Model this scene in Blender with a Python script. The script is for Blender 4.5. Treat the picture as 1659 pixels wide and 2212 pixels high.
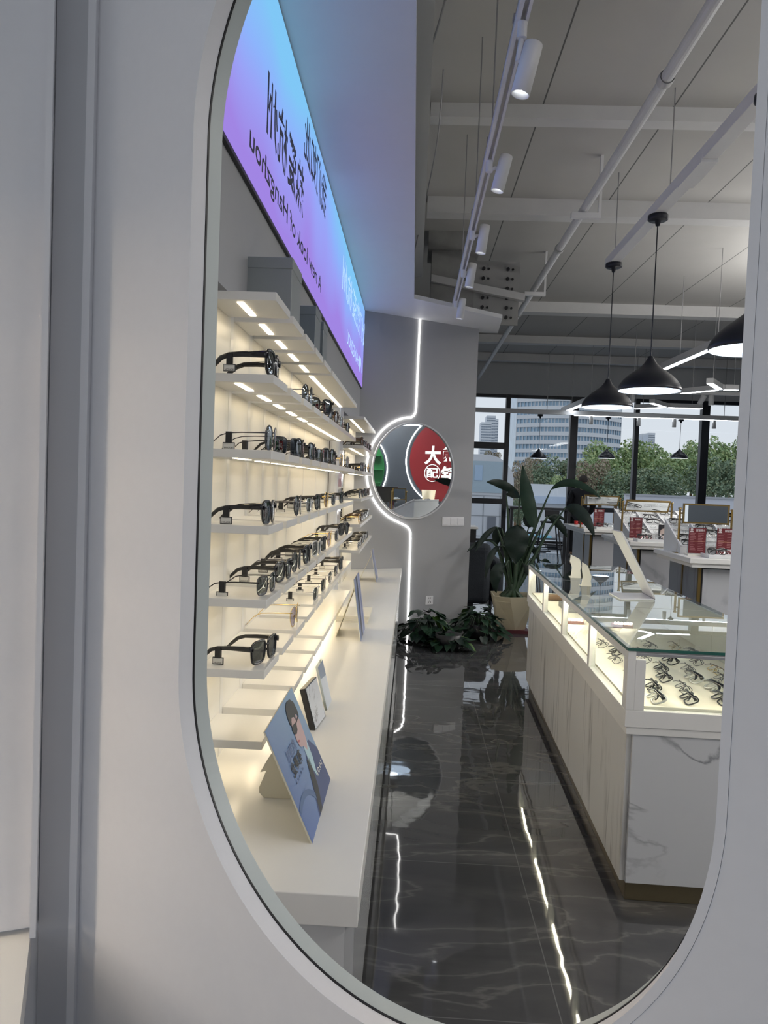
import bpy, math, random
from mathutils import Vector, Matrix
random.seed(7)
for _o in list(bpy.data.objects): bpy.data.objects.remove(_o)
SC = bpy.context.scene
COL = SC.collection
# ------------------------------------------------------------------ camera, world, exposure
FPX, CXP, CYP, CAMH = 1661.0, 829.5, 1106.0, 1.35
def _n(v): return Vector(v).normalized()
_yc = _n(((892 - CXP), -(1042 - CYP), FPX))            # room's long axis seen in the camera (right, up, forward)
_xc = Vector((1, -0.038, 0)); _xc = (_xc - _yc * _xc.dot(_yc)).normalized()
_zc = _yc.cross(_xc)
if _zc.y < 0: _zc = -_zc
ROW = (_xc, _yc, _zc)                                   # world axes written in camera coordinates
CAMP = Vector((0, 0, CAMH))
cam = bpy.data.cameras.new('camera'); cam.sensor_fit = 'HORIZONTAL'; cam.sensor_width = 36
cam.lens = 36 * FPX / 1659; cam.clip_start = 0.02; cam.clip_end = 3000
camo = bpy.data.objects.new('camera', cam); COL.objects.link(camo); SC.camera = camo
camo.matrix_world = Matrix(((ROW[0].x, ROW[0].y, -ROW[0].z, 0), (ROW[1].x, ROW[1].y, -ROW[1].z, 0),
                            (ROW[2].x, ROW[2].y, -ROW[2].z, CAMH), (0, 0, 0, 1)))
def ray(px, py):
    c = Vector(((px - CXP) / FPX, -(py - CYP) / FPX, 1))
    return Vector([r.dot(c) for r in ROW])
def az(px, py, z): d = ray(px, py); return CAMP + d * ((z - CAMH) / d.z)
def aY(px, py, Y): d = ray(px, py); return CAMP + d * (Y / d.y)
def aX(px, py, X): d = ray(px, py); return CAMP + d * (X / d.x)

SC.view_settings.view_transform = 'Standard'; SC.view_settings.look = 'None'
SC.view_settings.gamma = 1.0; SC.view_settings.use_curve_mapping = False
SC.view_settings.exposure = 0.27
SC.cycles.transparent_max_bounces = 32
SC.cycles.max_bounces = 10
SC.cycles.sample_clamp_indirect = 4.0
SC.cycles.caustics_reflective = False; SC.cycles.caustics_refractive = False
world = bpy.data.worlds.new('overcast_sky'); SC.world = world; world.use_nodes = True
_wn = world.node_tree.nodes; _wl = world.node_tree.links
_bg = _wn['Background']
_tc = _wn.new('ShaderNodeTexCoord'); _sx = _wn.new('ShaderNodeSeparateXYZ'); _cr = _wn.new('ShaderNodeValToRGB')
_wl.new(_tc.outputs['Generated'], _sx.inputs[0]); _wl.new(_sx.outputs['Z'], _cr.inputs[0])
_cr.color_ramp.elements[0].position = 0.0; _cr.color_ramp.elements[0].color = (0.74, 0.79, 0.85, 1)
_cr.color_ramp.elements[1].position = 0.5; _cr.color_ramp.elements[1].color = (0.66, 0.75, 0.88, 1)
_wl.new(_cr.outputs[0], _bg.inputs['Color']); _bg.inputs['Strength'].default_value = .81

# ------------------------------------------------------------------ materials
def _mat(name):
    m = bpy.data.materials.new(name); m.use_nodes = True
    return m, m.node_tree.nodes, m.node_tree.links, m.node_tree.nodes['Principled BSDF']
def mat(name, col, rough=.5, metal=0., var=.05, scale=9., spec=.5, bump=0., coat=0.):
    m, N, L, P = _mat(name)
    tc = N.new('ShaderNodeTexCoord'); nz = N.new('ShaderNodeTexNoise'); nz.inputs['Scale'].default_value = scale
    nz.inputs['Detail'].default_value = 4
    L.new(tc.outputs['Object'], nz.inputs['Vector'])
    mx = N.new('ShaderNodeMixRGB')
    mx.inputs[1].default_value = (*[c * (1 - var) for c in col], 1); mx.inputs[2].default_value = (*[min(1, c * (1 + var)) for c in col], 1)
    L.new(nz.outputs['Fac'], mx.inputs[0]); L.new(mx.outputs[0], P.inputs['Base Color'])
    P.inputs['Roughness'].default_value = rough; P.inputs['Metallic'].default_value = metal
    P.inputs['Specular IOR Level'].default_value = spec
    if coat: P.inputs['Coat Weight'].default_value = coat; P.inputs['Coat Roughness'].default_value = .03
    if bump:
        b = N.new('ShaderNodeBump'); b.inputs['Strength'].default_value = bump; b.inputs['Distance'].default_value = .01
        L.new(nz.outputs['Fac'], b.inputs['Height']); L.new(b.outputs[0], P.inputs['Normal'])
    return m
def emit(name, col, s):
    m, N, L, P = _mat(name)
    P.inputs['Base Color'].default_value = (*col, 1); P.inputs['Emission Color'].default_value = (*col, 1)
    P.inputs['Emission Strength'].default_value = s; P.inputs['Roughness'].default_value = .4
    return m
def glass(name, tint, ior=1.45, rough=0., boost=1.):
    m, N, L, P = _mat(name); N.remove(P)
    t = N.new('ShaderNodeBsdfTransparent'); t.inputs[0].default_value = (*tint, 1)
    g = N.new('ShaderNodeBsdfGlossy'); g.inputs['Roughness'].default_value = rough; g.inputs[0].default_value = (.95, .97, .98, 1)
    f = N.new('ShaderNodeFresnel'); f.inputs[0].default_value = ior
    mu = N.new('ShaderNodeMath'); mu.operation = 'MULTIPLY'; mu.inputs[1].default_value = boost; mu.use_clamp = True
    x = N.new('ShaderNodeMixShader'); ge = N.new('ShaderNodeNewGeometry'); iv = N.new('ShaderNodeMath'); iv.operation = 'SUBTRACT'; iv.inputs[0].default_value = 1; L.new(ge.outputs['Backfacing'], iv.inputs[1])
    m3 = N.new('ShaderNodeMath'); m3.operation = 'MULTIPLY'; L.new(f.outputs[0], mu.inputs[0]); L.new(mu.outputs[0], m3.inputs[0]); L.new(iv.outputs[0], m3.inputs[1]); L.new(m3.outputs[0], x.inputs[0])
    L.new(t.outputs[0], x.inputs[1]); L.new(g.outputs[0], x.inputs[2]); L.new(x.outputs[0], N['Material Output'].inputs[0])
    return m
def marble(name, base, vein, rough=.25, sc=1.6, thin=.035, stretch=(1, 1, 1), rot=(.5, .7, .3), detail2=0):
    m, N, L, P = _mat(name)
    tc = N.new('ShaderNodeTexCoord'); mp = N.new('ShaderNodeMapping'); mp.inputs['Scale'].default_value = stretch
    mp.inputs['Rotation'].default_value = rot
    L.new(tc.outputs['Object'], mp.inputs[0])
    nz = N.new('ShaderNodeTexNoise'); nz.inputs['Scale'].default_value = sc; nz.inputs['Detail'].default_value = 7
    nz.inputs['Distortion'].default_value = .8
    L.new(mp.outputs[0], nz.inputs['Vector'])
    sb = N.new('ShaderNodeMath'); sb.operation = 'SUBTRACT'; sb.inputs[1].default_value = .5; L.new(nz.outputs['Fac'], sb.inputs[0])
    ab = N.new('ShaderNodeMath'); ab.operation = 'ABSOLUTE'; L.new(sb.outputs[0], ab.inputs[0])
    r = N.new('ShaderNodeValToRGB'); r.color_ramp.elements[0].position = 0; r.color_ramp.elements[0].color = (1, 1, 1, 1)
    r.color_ramp.elements[1].position = thin; r.color_ramp.elements[1].color = (0, 0, 0, 1); L.new(ab.outputs[0], r.inputs[0])
    n2 = N.new('ShaderNodeTexNoise'); n2.inputs['Scale'].default_value = sc * 1.3; n2.inputs['Detail'].default_value = 3
    L.new(tc.outputs['Object'], n2.inputs['Vector'])
    r2 = N.new('ShaderNodeValToRGB'); r2.color_ramp.elements[0].position = .40; r2.color_ramp.elements[1].position = .60; L.new(n2.outputs['Fac'], r2.inputs[0])
    mu = N.new('ShaderNodeMath'); mu.operation = 'MULTIPLY'; L.new(r.outputs[0], mu.inputs[0]); L.new(r2.outputs[0], mu.inputs[1])
    mx = N.new('ShaderNodeMixRGB'); mx.inputs[1].default_value = (*base, 1); mx.inputs[2].default_value = (*vein, 1)
    L.new(mu.outputs[0], mx.inputs[0]); L.new(mx.outputs[0], P.inputs['Base Color'])
    P.inputs['Roughness'].default_value = rough
    return m
M = {}
M['paint'] = mat('white_paint', (.74, .73, .75), .6, var=.02, bump=.02, scale=60)
M['paint_grey'] = mat('light_grey_paint', (.60, .61, .62), .6, var=.02, scale=30)
M['soffit'] = mat('soffit_paint', (.74, .75, .77), .6, var=.02)
M['ceil_beam'] = mat('beam_paint', (.62, .62, .62), .5)
M['white_lac'] = mat('white_lacquer', (.80, .79, .76), .28, var=.02)
M['white_panel'] = mat('white_back_panel', (.80, .78, .72), .35, var=.02)
M['white_metal'] = mat('white_metal', (.78, .78, .79), .35, var=.03)
M['grey_metal'] = mat('grey_metal', (.35, .35, .36), .4, metal=.6)
M['black_metal'] = mat('black_metal', (.012, .014, .022), .35, spec=.4)
M['navy_frame'] = mat('dark_window_frame', (.006, .008, .016), .4)
M['black_gloss'] = mat('black_acetate', (.008, .008, .010), .12, var=.2, coat=.4)
M['black_matte'] = mat('matte_black_plastic', (.012, .012, .014), .45)
M['tortoise'] = mat('tortoise_acetate', (.06, .028, .012), .15, var=.7, scale=60, coat=.4)
M['gold'] = mat('gold_wire', (.80, .58, .22), .22, metal=1)
M['silver'] = mat('silver_wire', (.75, .75, .76), .2, metal=1)
M['brass'] = mat('brass', (.30, .21, .085), .3, metal=1)
M['brass_plinth'] = mat('brushed_brass_plinth', (.20, .165, .10), .35, metal=.8, scale=40)
M['mirror'] = mat('mirror_silver', (.86, .89, .90), .008, metal=1, var=0)
M['gunmetal'] = mat('gunmetal', (.09, .09, .10), .3, metal=1)
M['crystal'] = mat('clear_acetate', (.55, .55, .53), .15, coat=.4)
M['label_white'] = mat('label_white', (.75, .74, .70), .5)
M['red_card'] = mat('red_card', (.13, .008, .014), .45)
M['red'] = mat('red_plastic', (.45, .02, .02), .35)
M['card_white'] = mat('white_card', (.78, .76, .68), .6)
M['poster_back'] = mat('cream_card', (.72, .68, .55), .65)
M['dark_fabric'] = mat('charcoal_upholstery', (.035, .042, .052), .85, bump=.3, scale=120)
M['leaf'] = mat('leaf_green', (.012, .036, .018), .5, spec=.3, var=.35, scale=14)
M['leaf_dark'] = mat('deep_leaf_green', (.007, .018, .012), .5, spec=.3, var=.35, scale=14)
M['leaf_lime'] = mat('lime_leaf_green', (.05, .11, .02), .5, var=.3, scale=14)
M['stem'] = mat('stem_green', (.025, .055, .025), .5)
M['soil'] = mat('soil', (.02, .015, .01), .95, bump=.8, scale=50)
M['pot'] = mat('cream_pot', (.56, .50, .35), .5)
M['concrete'] = mat('bare_concrete', (.30, .30, .29), .9, var=.35, scale=6, bump=.4)
M['wood'] = mat('brown_wood', (.16, .09, .04), .45, scale=20, var=.3)
M['tinted'] = glass('smoke_lens', (.06, .07, .075), 1.5, boost=1.5)
M['tint_brown'] = glass('brown_lens', (.28, .20, .14), 1.5, boost=1.2)
M['tint_grad'] = glass('violet_lens', (.42, .38, .50), 1.5, boost=1.2)
M['clear'] = glass('clear_lens', (.95, .96, .96), 1.45)
M['pane'] = glass('window_glass', (.985, .99, .99), 1.25, boost=.6)
M['case_glass'] = glass('case_glass', (.95, .97, .95), 1.22, boost=.6)
M['top_glass'] = glass('glass_top', (.93, .96, .94), 1.5, boost=1.15)
M['glass_edge'] = mat('green_glass_edge', (.02, .11, .085), .15)
M['acrylic'] = glass('clear_acrylic', (.80, .84, .86), 1.49, boost=1.5)
M['grey_acrylic'] = glass('grey_acrylic', (.32, .36, .40), 1.49, boost=1.2)
M['led'] = emit('led_strip_light', (1, .98, .95), 7)
M['led_warm'] = emit('warm_shelf_light', (1, .83, .56), 10.5)
M['led_case'] = emit('warm_case_light', (1, .90, .70), 48)
M['led_near'] = emit('warm_shelf_light_near', (1, .84, .64), 40)
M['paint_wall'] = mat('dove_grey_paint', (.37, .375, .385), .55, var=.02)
M['led_cool'] = emit('cool_tube_light', (.88, .94, 1), 7)
M['spot_lit'] = emit('lit_spot_lens', (.92, .97, 1), 14)
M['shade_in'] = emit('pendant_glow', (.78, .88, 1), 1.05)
M['marble'] = marble('white_marble', (.60, .61, .62), (.16, .165, .18), .25, 1.1, .011, (1, 1, 1.6), (.2, .75, .3), 1)
M['marble_front'] = marble('streaked_marble', (.66, .655, .64), (.25, .245, .24), .3, 2.6, .030, (1, 2.2, .16), (.08, .0, .0))
M['gold_trim'] = mat('antique_gold_trim', (.22, .15, .05), .35, metal=.9)

# ------------------------------------------------------------------ mesh helpers
W = {}                                                     # world matrix of every parent built here
def setp(o, label=None, cat=None, group=None, kind=None):
    if label: o['label'] = label
    if cat: o['category'] = cat
    if group: o['group'] = group
    if kind: o['kind'] = kind
    return o
def thing(name, label, cat, loc=(0, 0, 0), rz=0., group=None):
    o = bpy.data.objects.new(name, None); COL.objects.link(o); o.empty_display_size = .05
    o.location = loc; o.rotation_euler = (0, 0, rz)
    W[o] = Matrix.Translation(Vector(loc)) @ Matrix.Rotation(rz, 4, 'Z')
    return setp(o, label, cat, group)
class MB:
    def __init__(s): s.v = []; s.f = []; s.m = []; s.s = []
    def add(s, vs, fs, mat=0, smooth=False, X=None):
        b = len(s.v)
        for p in vs:
            p = Vector(p); s.v.append(X @ p if X else p)
        for f in fs: s.f.append([b + i for i in f]); s.m.append(mat); s.s.append(smooth)
        return s
    def bx(s, x0, x1, y0, y1, z0, z1, mat=0, X=None):
        vs = [(x, y, z) for z in (z0, z1) for y in (y0, y1) for x in (x0, x1)]
        return s.add(vs, [(0, 2, 3, 1), (4, 5, 7, 6), (0, 1, 5, 4), (2, 6, 7, 3), (0, 4, 6, 2), (1, 3, 7, 5)], mat, False, X)
    def hexa(s, b, t, mat=0):                              # four base corners, four top corners
        return s.add(list(b) + list(t), [(3, 2, 1, 0), (4, 5, 6, 7), (0, 1, 5, 4), (1, 2, 6, 5), (2, 3, 7, 6), (3, 0, 4, 7)], mat)
    def slab(s, quad, off, mat=0):                         # a flat polygon given a thickness
        q = [Vector(p) for p in quad]; n = len(q); o = Vector(off)
        vs = q + [p + o for p in q]
        return s.add(vs, [list(range(n))[::-1], list(range(n, 2 * n))] + [(i, (i + 1) % n, n + (i + 1) % n, n + i) for i in range(n)], mat)
    def tube(s, path, r, n=8, mat=0, cap=True, smooth=True, X=None, closed=False):
        P = [Vector(p) for p in path]; k = len(P); R = r if isinstance(r, list) else [r] * k
        vs = []; up = None
        for i, p in enumerate(P):
            if closed: t = P[(i + 1) % k] - P[i - 1]
            else: t = P[min(i + 1, k - 1)] - P[max(i - 1, 0)]
            t.normalize()
            if up is None:
                up = Vector((0, 0, 1)) if abs(t.z) < .9 else Vector((1, 0, 0))
            a = t.cross(up)
            if a.length < 1e-6: a = t.cross(Vector((.3, 1, .2)))
            a.normalize(); b = a.cross(t).normalized(); up = b
            rr = R[i]; ra, rb = rr if isinstance(rr, (tuple, list)) else (rr, rr)
            for j in range(n):
                th = 2 * math.pi * (j + .5) / n
                vs.append(p + a * math.cos(th) * ra + b * math.sin(th) * rb)
        fs = []
        for i in range(k if closed else k - 1):
            i2 = (i + 1) % k
            for j in range(n): fs.append((i * n + j, i * n + (j + 1) % n, i2 * n + (j + 1) % n, i2 * n + j))
        if cap and not closed: fs += [list(range(n))[::-1], [(k - 1) * n + j for j in range(n)]]
        return s.add(vs, fs, mat, smooth, X)
    def lathe(s, prof, c=(0, 0, 0), n=32, mat=0, smooth=True, X=None, closed=False):
        vs = []; fs = []; k = len(prof)
        for r, z in prof:
            for j in range(n):
                th = 2 * math.pi * j / n; vs.append((c[0] + r * math.cos(th), c[1] + r * math.sin(th), c[2] + z))
        for i in range(k if closed else k - 1):
            i2 = (i + 1) % k
            for j in range(n): fs.append((i * n + j, i * n + (j + 1) % n, i2 * n + (j + 1) % n, i2 * n + j))
        return s.add(vs, fs, mat, smooth, X)
    def cyl(s, p, q, r, n=16, mat=0, X=None): return s.tube([p, q], r, n, mat, True, False, X)
    def build(s, name, mats, parent=None, bevel=0., seg=2, local=False, shade=None):
        me = bpy.data.meshes.new(name)
        inv = W[parent].inverted() if (parent is not None and parent in W and not local) else None
        me.from_pydata([tuple(inv @ v) if inv else tuple(v) for v in s.v], [], s.f)
        if not isinstance(mats, (list, tuple)): mats = [mats]
        for m in mats: me.materials.append(m)
        me.polygons.foreach_set('material_index', s.m)
        me.polygons.foreach_set('use_smooth', [True] * len(s.f) if shade else s.s)
        me.update()
        o = bpy.data.objects.new(name, me); COL.objects.link(o)
        if parent is not None:
            o.parent = parent; W[o] = W.get(parent, Matrix())
        if bevel:
            b = o.modifiers.new('edge', 'BEVEL'); b.width = bevel; b.segments = seg; b.limit_method = 'ANGLE'; b.angle_limit = .6
        return o
def tree_copy(o, loc=None, rz=None, label=None, group=None):
    c = o.copy(); COL.objects.link(c)
    if loc is not None: c.location = loc
    if rz is not None: c.rotation_euler = (0, 0, rz)
    if label: c['label'] = label
    if group: c['group'] = group
    for ch in o.children:
        d = ch.copy(); COL.objects.link(d); d.parent = c
        for g in ch.children:
            e = g.copy(); COL.objects.link(e); e.parent = d
    return c
_txt = {}
def glyphs(body, bold=0.):
    k = (body, bold)
    if k not in _txt:
        c = bpy.data.curves.new('writing', 'FONT'); c.body = body; c.size = 1; c.offset = bold; c.resolution_u = 3
        o = bpy.data.objects.new('writing', c); COL.objects.link(o)
        bpy.context.view_layer.update()
        me = o.evaluated_get(bpy.context.evaluated_depsgraph_get()).to_mesh()
        vs = [(v.co.x, v.co.y) for v in me.vertices]; fs = [list(p.vertices) for p in me.polygons]
        bpy.data.objects.remove(o); bpy.data.curves.remove(c)
        x0 = min(v[0] for v in vs); x1 = max(v[0] for v in vs); y0 = min(v[1] for v in vs); y1 = max(v[1] for v in vs)
        _txt[k] = ([((x - x0) / (x1 - x0), (y - y0) / (y1 - y0)) for x, y in vs], fs, (x1 - x0) / (y1 - y0))
    return _txt[k]
def write(mb, body, org, ux, uy, mat=0, bold=0.):          # lettering laid over the parallelogram org, org+ux, org+uy
    vs, fs, _ = glyphs(body, bold); o = Vector(org); a = Vector(ux); b = Vector(uy)
    return mb.add([o + a * x + b * y for x, y in vs], fs, mat)
MIR_M = .658
MIR_N = Vector((MIR_M, 1, 0)).normalized(); MIR_T = Vector((1, -MIR_M, 0)).normalized(); MIR_A = Vector((0, .9, 0))
def mir(p): p = Vector(p); return p - 2 * (p - MIR_A).dot(MIR_N) * MIR_N
FW_O = Vector((-.535, 6.76, 0)); FW_D = Vector((1, .62, 0)).normalized(); FW_N = Vector((FW_D.y, -FW_D.x, 0))
def onwall(px, py, off=0.):
    d = ray(px, py); o = FW_O + FW_N * off; return CAMP + d * ((o - CAMP).dot(FW_N) / d.dot(FW_N))
# ------------------------------------------------------------------ the setting: floor, walls, ceiling, window wall
def floor_mat():
    m, N, L, P = _mat('dark_marble_tiles')
    tc = N.new('ShaderNodeTexCoord')
    mp = N.new('ShaderNodeMapping'); mp.inputs['Rotation'].default_value = (0, 0, .35); mp.inputs['Scale'].default_value = (.9, 2.6, 1)
    L.new(tc.outputs['Object'], mp.inputs[0])
    n1 = N.new('ShaderNodeTexNoise'); n1.inputs['Scale'].default_value = 2.2; n1.inputs['Detail'].default_value = 9; n1.inputs['Distortion'].default_value = .45
    L.new(mp.outputs[0], n1.inputs['Vector'])
    sb = N.new('ShaderNodeMath'); sb.operation = 'SUBTRACT'; sb.inputs[1].default_value = .52; L.new(n1.outputs['Fac'], sb.inputs[0])
    ab = N.new('ShaderNodeMath'); ab.operation = 'ABSOLUTE'; L.new(sb.outputs[0], ab.inputs[0])
    r = N.new('ShaderNodeValToRGB'); e = r.color_ramp.elements
    e[0].position = 0; e[0].color = (.115, .113, .11, 1); e[1].position = .022; e[1].color = (.066, .066, .068, 1)
    k = e.new(.14); k.color = (.050, .051, .054, 1)
    L.new(ab.outputs[0], r.inputs[0])
    sx = N.new('ShaderNodeSeparateXYZ'); L.new(tc.outputs['Object'], sx.inputs[0])
    fac = None
    for ax, off in (('X', .43), ('Y', 2.70)):
        a = N.new('ShaderNodeMath'); a.operation = 'SUBTRACT'; a.inputs[1].default_value = off; L.new(sx.outputs[ax], a.inputs[0])
        p = N.new('ShaderNodeMath'); p.operation = 'PINGPONG'; p.inputs[1].default_value = .40; L.new(a.outputs[0], p.inputs[0])
        c = N.new('ShaderNodeMath'); c.operation = 'LESS_THAN'; c.inputs[1].default_value = .0016; L.new(p.outputs[0], c.inputs[0])
        if fac is None: fac = c
        else:
            q = N.new('ShaderNodeMath'); q.operation = 'MAXIMUM'; L.new(fac.outputs[0], q.inputs[0]); L.new(c.outputs[0], q.inputs[1]); fac = q
    mx = N.new('ShaderNodeMixRGB'); L.new(fac.outputs[0], mx.inputs[0]); L.new(r.outputs[0], mx.inputs[1]); mx.inputs[2].default_value = (.13, .13, .13, 1)
    L.new(mx.outputs[0], P.inputs['Base Color'])
    P.inputs['Roughness'].default_value = .03; P.inputs['IOR'].default_value = 1.6
    n2 = N.new('ShaderNodeTexNoise'); n2.inputs['Scale'].default_value = 9; n2.inputs['Detail'].default_value = 1; L.new(tc.outputs['Object'], n2.inputs['Vector'])
    b = N.new('ShaderNodeBump'); b.inputs['Strength'].default_value = .08; b.inputs['Distance'].default_value = .006
    L.new(n2.outputs['Fac'], b.inputs['Height']); L.new(b.outputs[0], P.inputs['Normal'])
    return m
def struct(name, mb, m, **k):
    return setp(mb.build(name, m, **k), kind='structure')
def prism(mb, poly, z0, z1, mat=0):
    return mb.slab([(x, y, z0) for x, y in poly], (0, 0, z1 - z0), mat)
ROOM = [(-3.2, 1.0), (-.65, 1.33), (5.3, -2.59), (5.3, 8.4), (9.3, 8.4), (9.3, 15.9), (-2.0, 15.9), (-2.0, 7.6), (-.7, 6.8)]
struct('floor', prism(MB(), [(-4, -4), (9.3, -4), (9.3, 15.9), (-4, 15.9)], -.12, 0), floor_mat())
def ceil_mat():
    m, N, L, P = _mat('ceiling_deck')
    tc = N.new('ShaderNodeTexCoord'); sx = N.new('ShaderNodeSeparateXYZ'); L.new(tc.outputs['Object'], sx.inputs[0])
    a = N.new('ShaderNodeMath'); a.operation = 'ADD'; a.inputs[1].default_value = 20.25; L.new(sx.outputs['X'], a.inputs[0])
    p = N.new('ShaderNodeMath'); p.operation = 'PINGPONG'; p.inputs[1].default_value = .42; L.new(a.outputs[0], p.inputs[0])
    c = N.new('ShaderNodeMath'); c.operation = 'LESS_THAN'; c.inputs[1].default_value = .005; L.new(p.outputs[0], c.inputs[0])
    nz = N.new('ShaderNodeTexNoise'); nz.inputs['Scale'].default_value = 1.4; nz.inputs['Detail'].default_value = 5
    r = N.new('ShaderNodeValToRGB'); r.color_ramp.elements[0].color = (.40, .395, .385, 1); r.color_ramp.elements[1].color = (.50, .495, .48, 1)
    L.new(tc.outputs['Object'], nz.inputs['Vector']); L.new(nz.outputs['Fac'], r.inputs[0])
    mx = N.new('ShaderNodeMixRGB'); L.new(c.outputs[0], mx.inputs[0]); L.new(r.outputs[0], mx.inputs[1]); mx.inputs[2].default_value = (.12, .12, .12, 1)
    L.new(mx.outputs[0], P.inputs['Base Color']); P.inputs['Roughness'].default_value = .8
    return m
ZC = 3.84
struct('ceiling', prism(MB(), [(-4, -4), (9.3, -4), (9.3, 15.9), (-4, 15.9)], ZC, ZC + .15), ceil_mat())
struct('wall_left', MB().bx(-.72, -.535, 1.24, 6.82, 0, ZC), M['paint'])
struct('wall_right', MB().bx(9.2, 9.35, 8.4, 15.9, 0, ZC).bx(5.3, 9.35, 8.3, 8.42, 0, ZC), M['paint_grey'])
struct('wall_far_left', MB().bx(-2.1, -2.0, 6.6, 15.9, 0, ZC).bx(-2.0, -.6, 6.62, 6.72, 0, ZC), M['paint_grey'])
# the angled wall with the pill-shaped mirror
SC0, MR, MZB, MZT = -.0272, .3759, 1.0568, 1.8457
def mp(s, z, d=0.): p = MIR_A + MIR_T * s + MIR_N * d; return (p.x, p.y, z)
def pill(R, n=72):
    out = []
    for i in range(n + 1): t = math.pi * i / n; out.append((SC0 + R * math.cos(t), MZT + R * math.sin(t)))
    for i in range(n + 1): t = math.pi + math.pi * i / n; out.append((SC0 + R * math.cos(t), MZB + R * math.sin(t)))
    return out
def wall_with_hole():
    R = MR + .0093; hole = pill(R); x0, x1, z0, z1 = -.640, 6.4, 0., ZC; cz = (MZT + MZB) / 2
    outp = []
    for s, z in hole:
        dx, dz = s - SC0, z - cz
        k = min([(x1 - SC0) / dx if dx > 1e-9 else 1e9, (x0 - SC0) / dx if dx < -1e-9 else 1e9, (z1 - cz) / dz if dz > 1e-9 else 1e9, (z0 - cz) / dz if dz < -1e-9 else 1e9])
        outp.append((SC0 + dx * k, cz + dz * k))
    for cx_, cz_ in ((x0, z0), (x0, z1), (x1, z0), (x1, z1)):
        i = min(range(len(outp)), key=lambda j: (outp[j][0] - cx_) ** 2 + (outp[j][1] - cz_) ** 2); outp[i] = (cx_, cz_)
    n = len(hole); mb = MB(); T = .056
    vs = [mp(s, z) for s, z in hole] + [mp(s, z) for s, z in outp] + [mp(s, z, T) for s, z in hole] + [mp(s, z, T) for s, z in outp]
    fs = []
    for i in range(n):
        j = (i + 1) % n
        fs += [(i, n + i, n + j, j), (2 * n + i, 2 * n + j, 3 * n + j, 3 * n + i), (i, j, 2 * n + j, 2 * n + i), (n + i, 3 * n + i, 3 * n + j, n + j)]
    return mb.add(vs, fs)
struct('wall_front', wall_with_hole(), M['paint'])
def ring(R0, R1, d0, d1):
    a = pill(R0); b = pill(R1); n = len(a); mb = MB()
    vs = [mp(*p, d0) for p in a] + [mp(*p, d0) for p in b] + [mp(*p, d1) for p in a] + [mp(*p, d1) for p in b]
    fs = []
    for i in range(n):
        j = (i + 1) % n
        fs += [(i, n + i, n + j, j), (2 * n + i, 2 * n + j, 3 * n + j, 3 * n + i), (i, j, 2 * n + j, 2 * n + i), (n + i, 3 * n + i, 3 * n + j, n + j)]
    return mb.add(vs, fs)
t = thing('wall_mirror', 'tall pill-shaped mirror surround let into the white wall, framing the whole shop view', 'mirror', mp(SC0, MZB - MR))
ring(MR, MR + .009, -.0005, .026).build('rim', M['paint'], t)
ring(MR - .001, MR + .009, .0265, .0295).build('seal', M['black_matte'], t)
ring(MR + .001, MR + .009, .030, .0555).build('inner_edge', mat('mirror_edge_paint', (.50, .54, .53), .4), t)
# far angled wall carrying the round mirror
FWL = 1.304
def fw(s, z, off=0.): p = FW_O + FW_D * s + FW_N * off; return Vector((p.x, p.y, z))
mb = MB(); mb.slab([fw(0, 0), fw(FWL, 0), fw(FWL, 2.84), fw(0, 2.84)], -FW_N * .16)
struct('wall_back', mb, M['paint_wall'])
struct('wall_ambient_block', MB().bx(-4, 9.3, -4.15, -4, 0, .5), M['paint'])  # unseen low wall, added to cut ambient light on the mirror wall
q = az(1075, 720, 2.84)
SOFF = [(-.535, 1.36), (-.048, 1.04), (-.048, 6.309), (.738, 6.956), (q.x, q.y), (.60, 7.62), (-.535, 6.95)]
struct('trim_soffit', prism(MB(), SOFF, 2.84, 2.875), M['soffit'])
struct('wall_girder', MB().bx(-.45, .012, 1.35, 7.2, 3.25, ZC), M['paint_grey'])
struct('wall_upper', MB().bx(-.535, -.492, 1.26, 6.76, 1.82, 2.84), M['paint_wall'])
struct('wall_sign', MB().bx(5.0, 5.12, -2.5, 8.4, 0, ZC), mat('slate_wall', (.028, .036, .048), .5))
struct('wall_header', MB().bx(-2, 9.2, 15.62, 15.85, 3.19, ZC), M['paint_grey'])
for k, (y0, y1, z0, x0) in enumerate(((5.14, 5.26, 3.75, .02), (6.785, 6.95, 3.70, .03), (10.5, 10.7, 3.70, -2), (12.86, 13.05, 3.72, -2), (14.6, 14.76, 3.70, -2))):
    struct('trim_beam_%d' % (k + 1), MB().bx(x0, 5.0 if k < 2 else (5.3 if y0 < 8 else 9.2), y0, y1, z0, ZC), M['ceil_beam'])
struct('wall_concrete', MB().bx(.10, .53, 7.75, 8.15, 2.90, 3.66).bx(.06, .57, 7.7, 8.2, 3.66, ZC), M['concrete'])
# window wall
WY = 15.7
mb = MB(); zt = 3.19
def vbar(x, w, z0=0, z1=zt): mb.bx(x - w / 2, x + w / 2, WY - .07, WY + .07, z0, z1)
def hbar(x0, x1, z, h): mb.bx(x0, x1, WY - .055, WY + .055, z - h / 2, z + h / 2)
for x, w in ((-1.95, .1), (-.6, .1), (.62, .09), (1.86, .09), (3.19, .15), (4.44, .085), (5.79, .155), (7.1, .09), (8.4, .15), (9.15, .1)): vbar(x, w)
zz = lambda px, py: aY(px, py, WY).z
hbar(-2, 9.2, 3.16, .06); hbar(-2, 4.44, zz(1150, 888), .05)
for y, h in ((962, .13), (1082, .11)): hbar(-2, 1.86, zz(1050, y), h)
for y, h in ((1170, .05), (1199, .07)): hbar(-2, 4.44, zz(1150, y), h)
hbar(3.19, 9.2, zz(1335, 1103), .09); hbar(4.44, 9.2, .04, .08)
w_ = struct('window_1', mb, M['navy_frame'])
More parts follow.
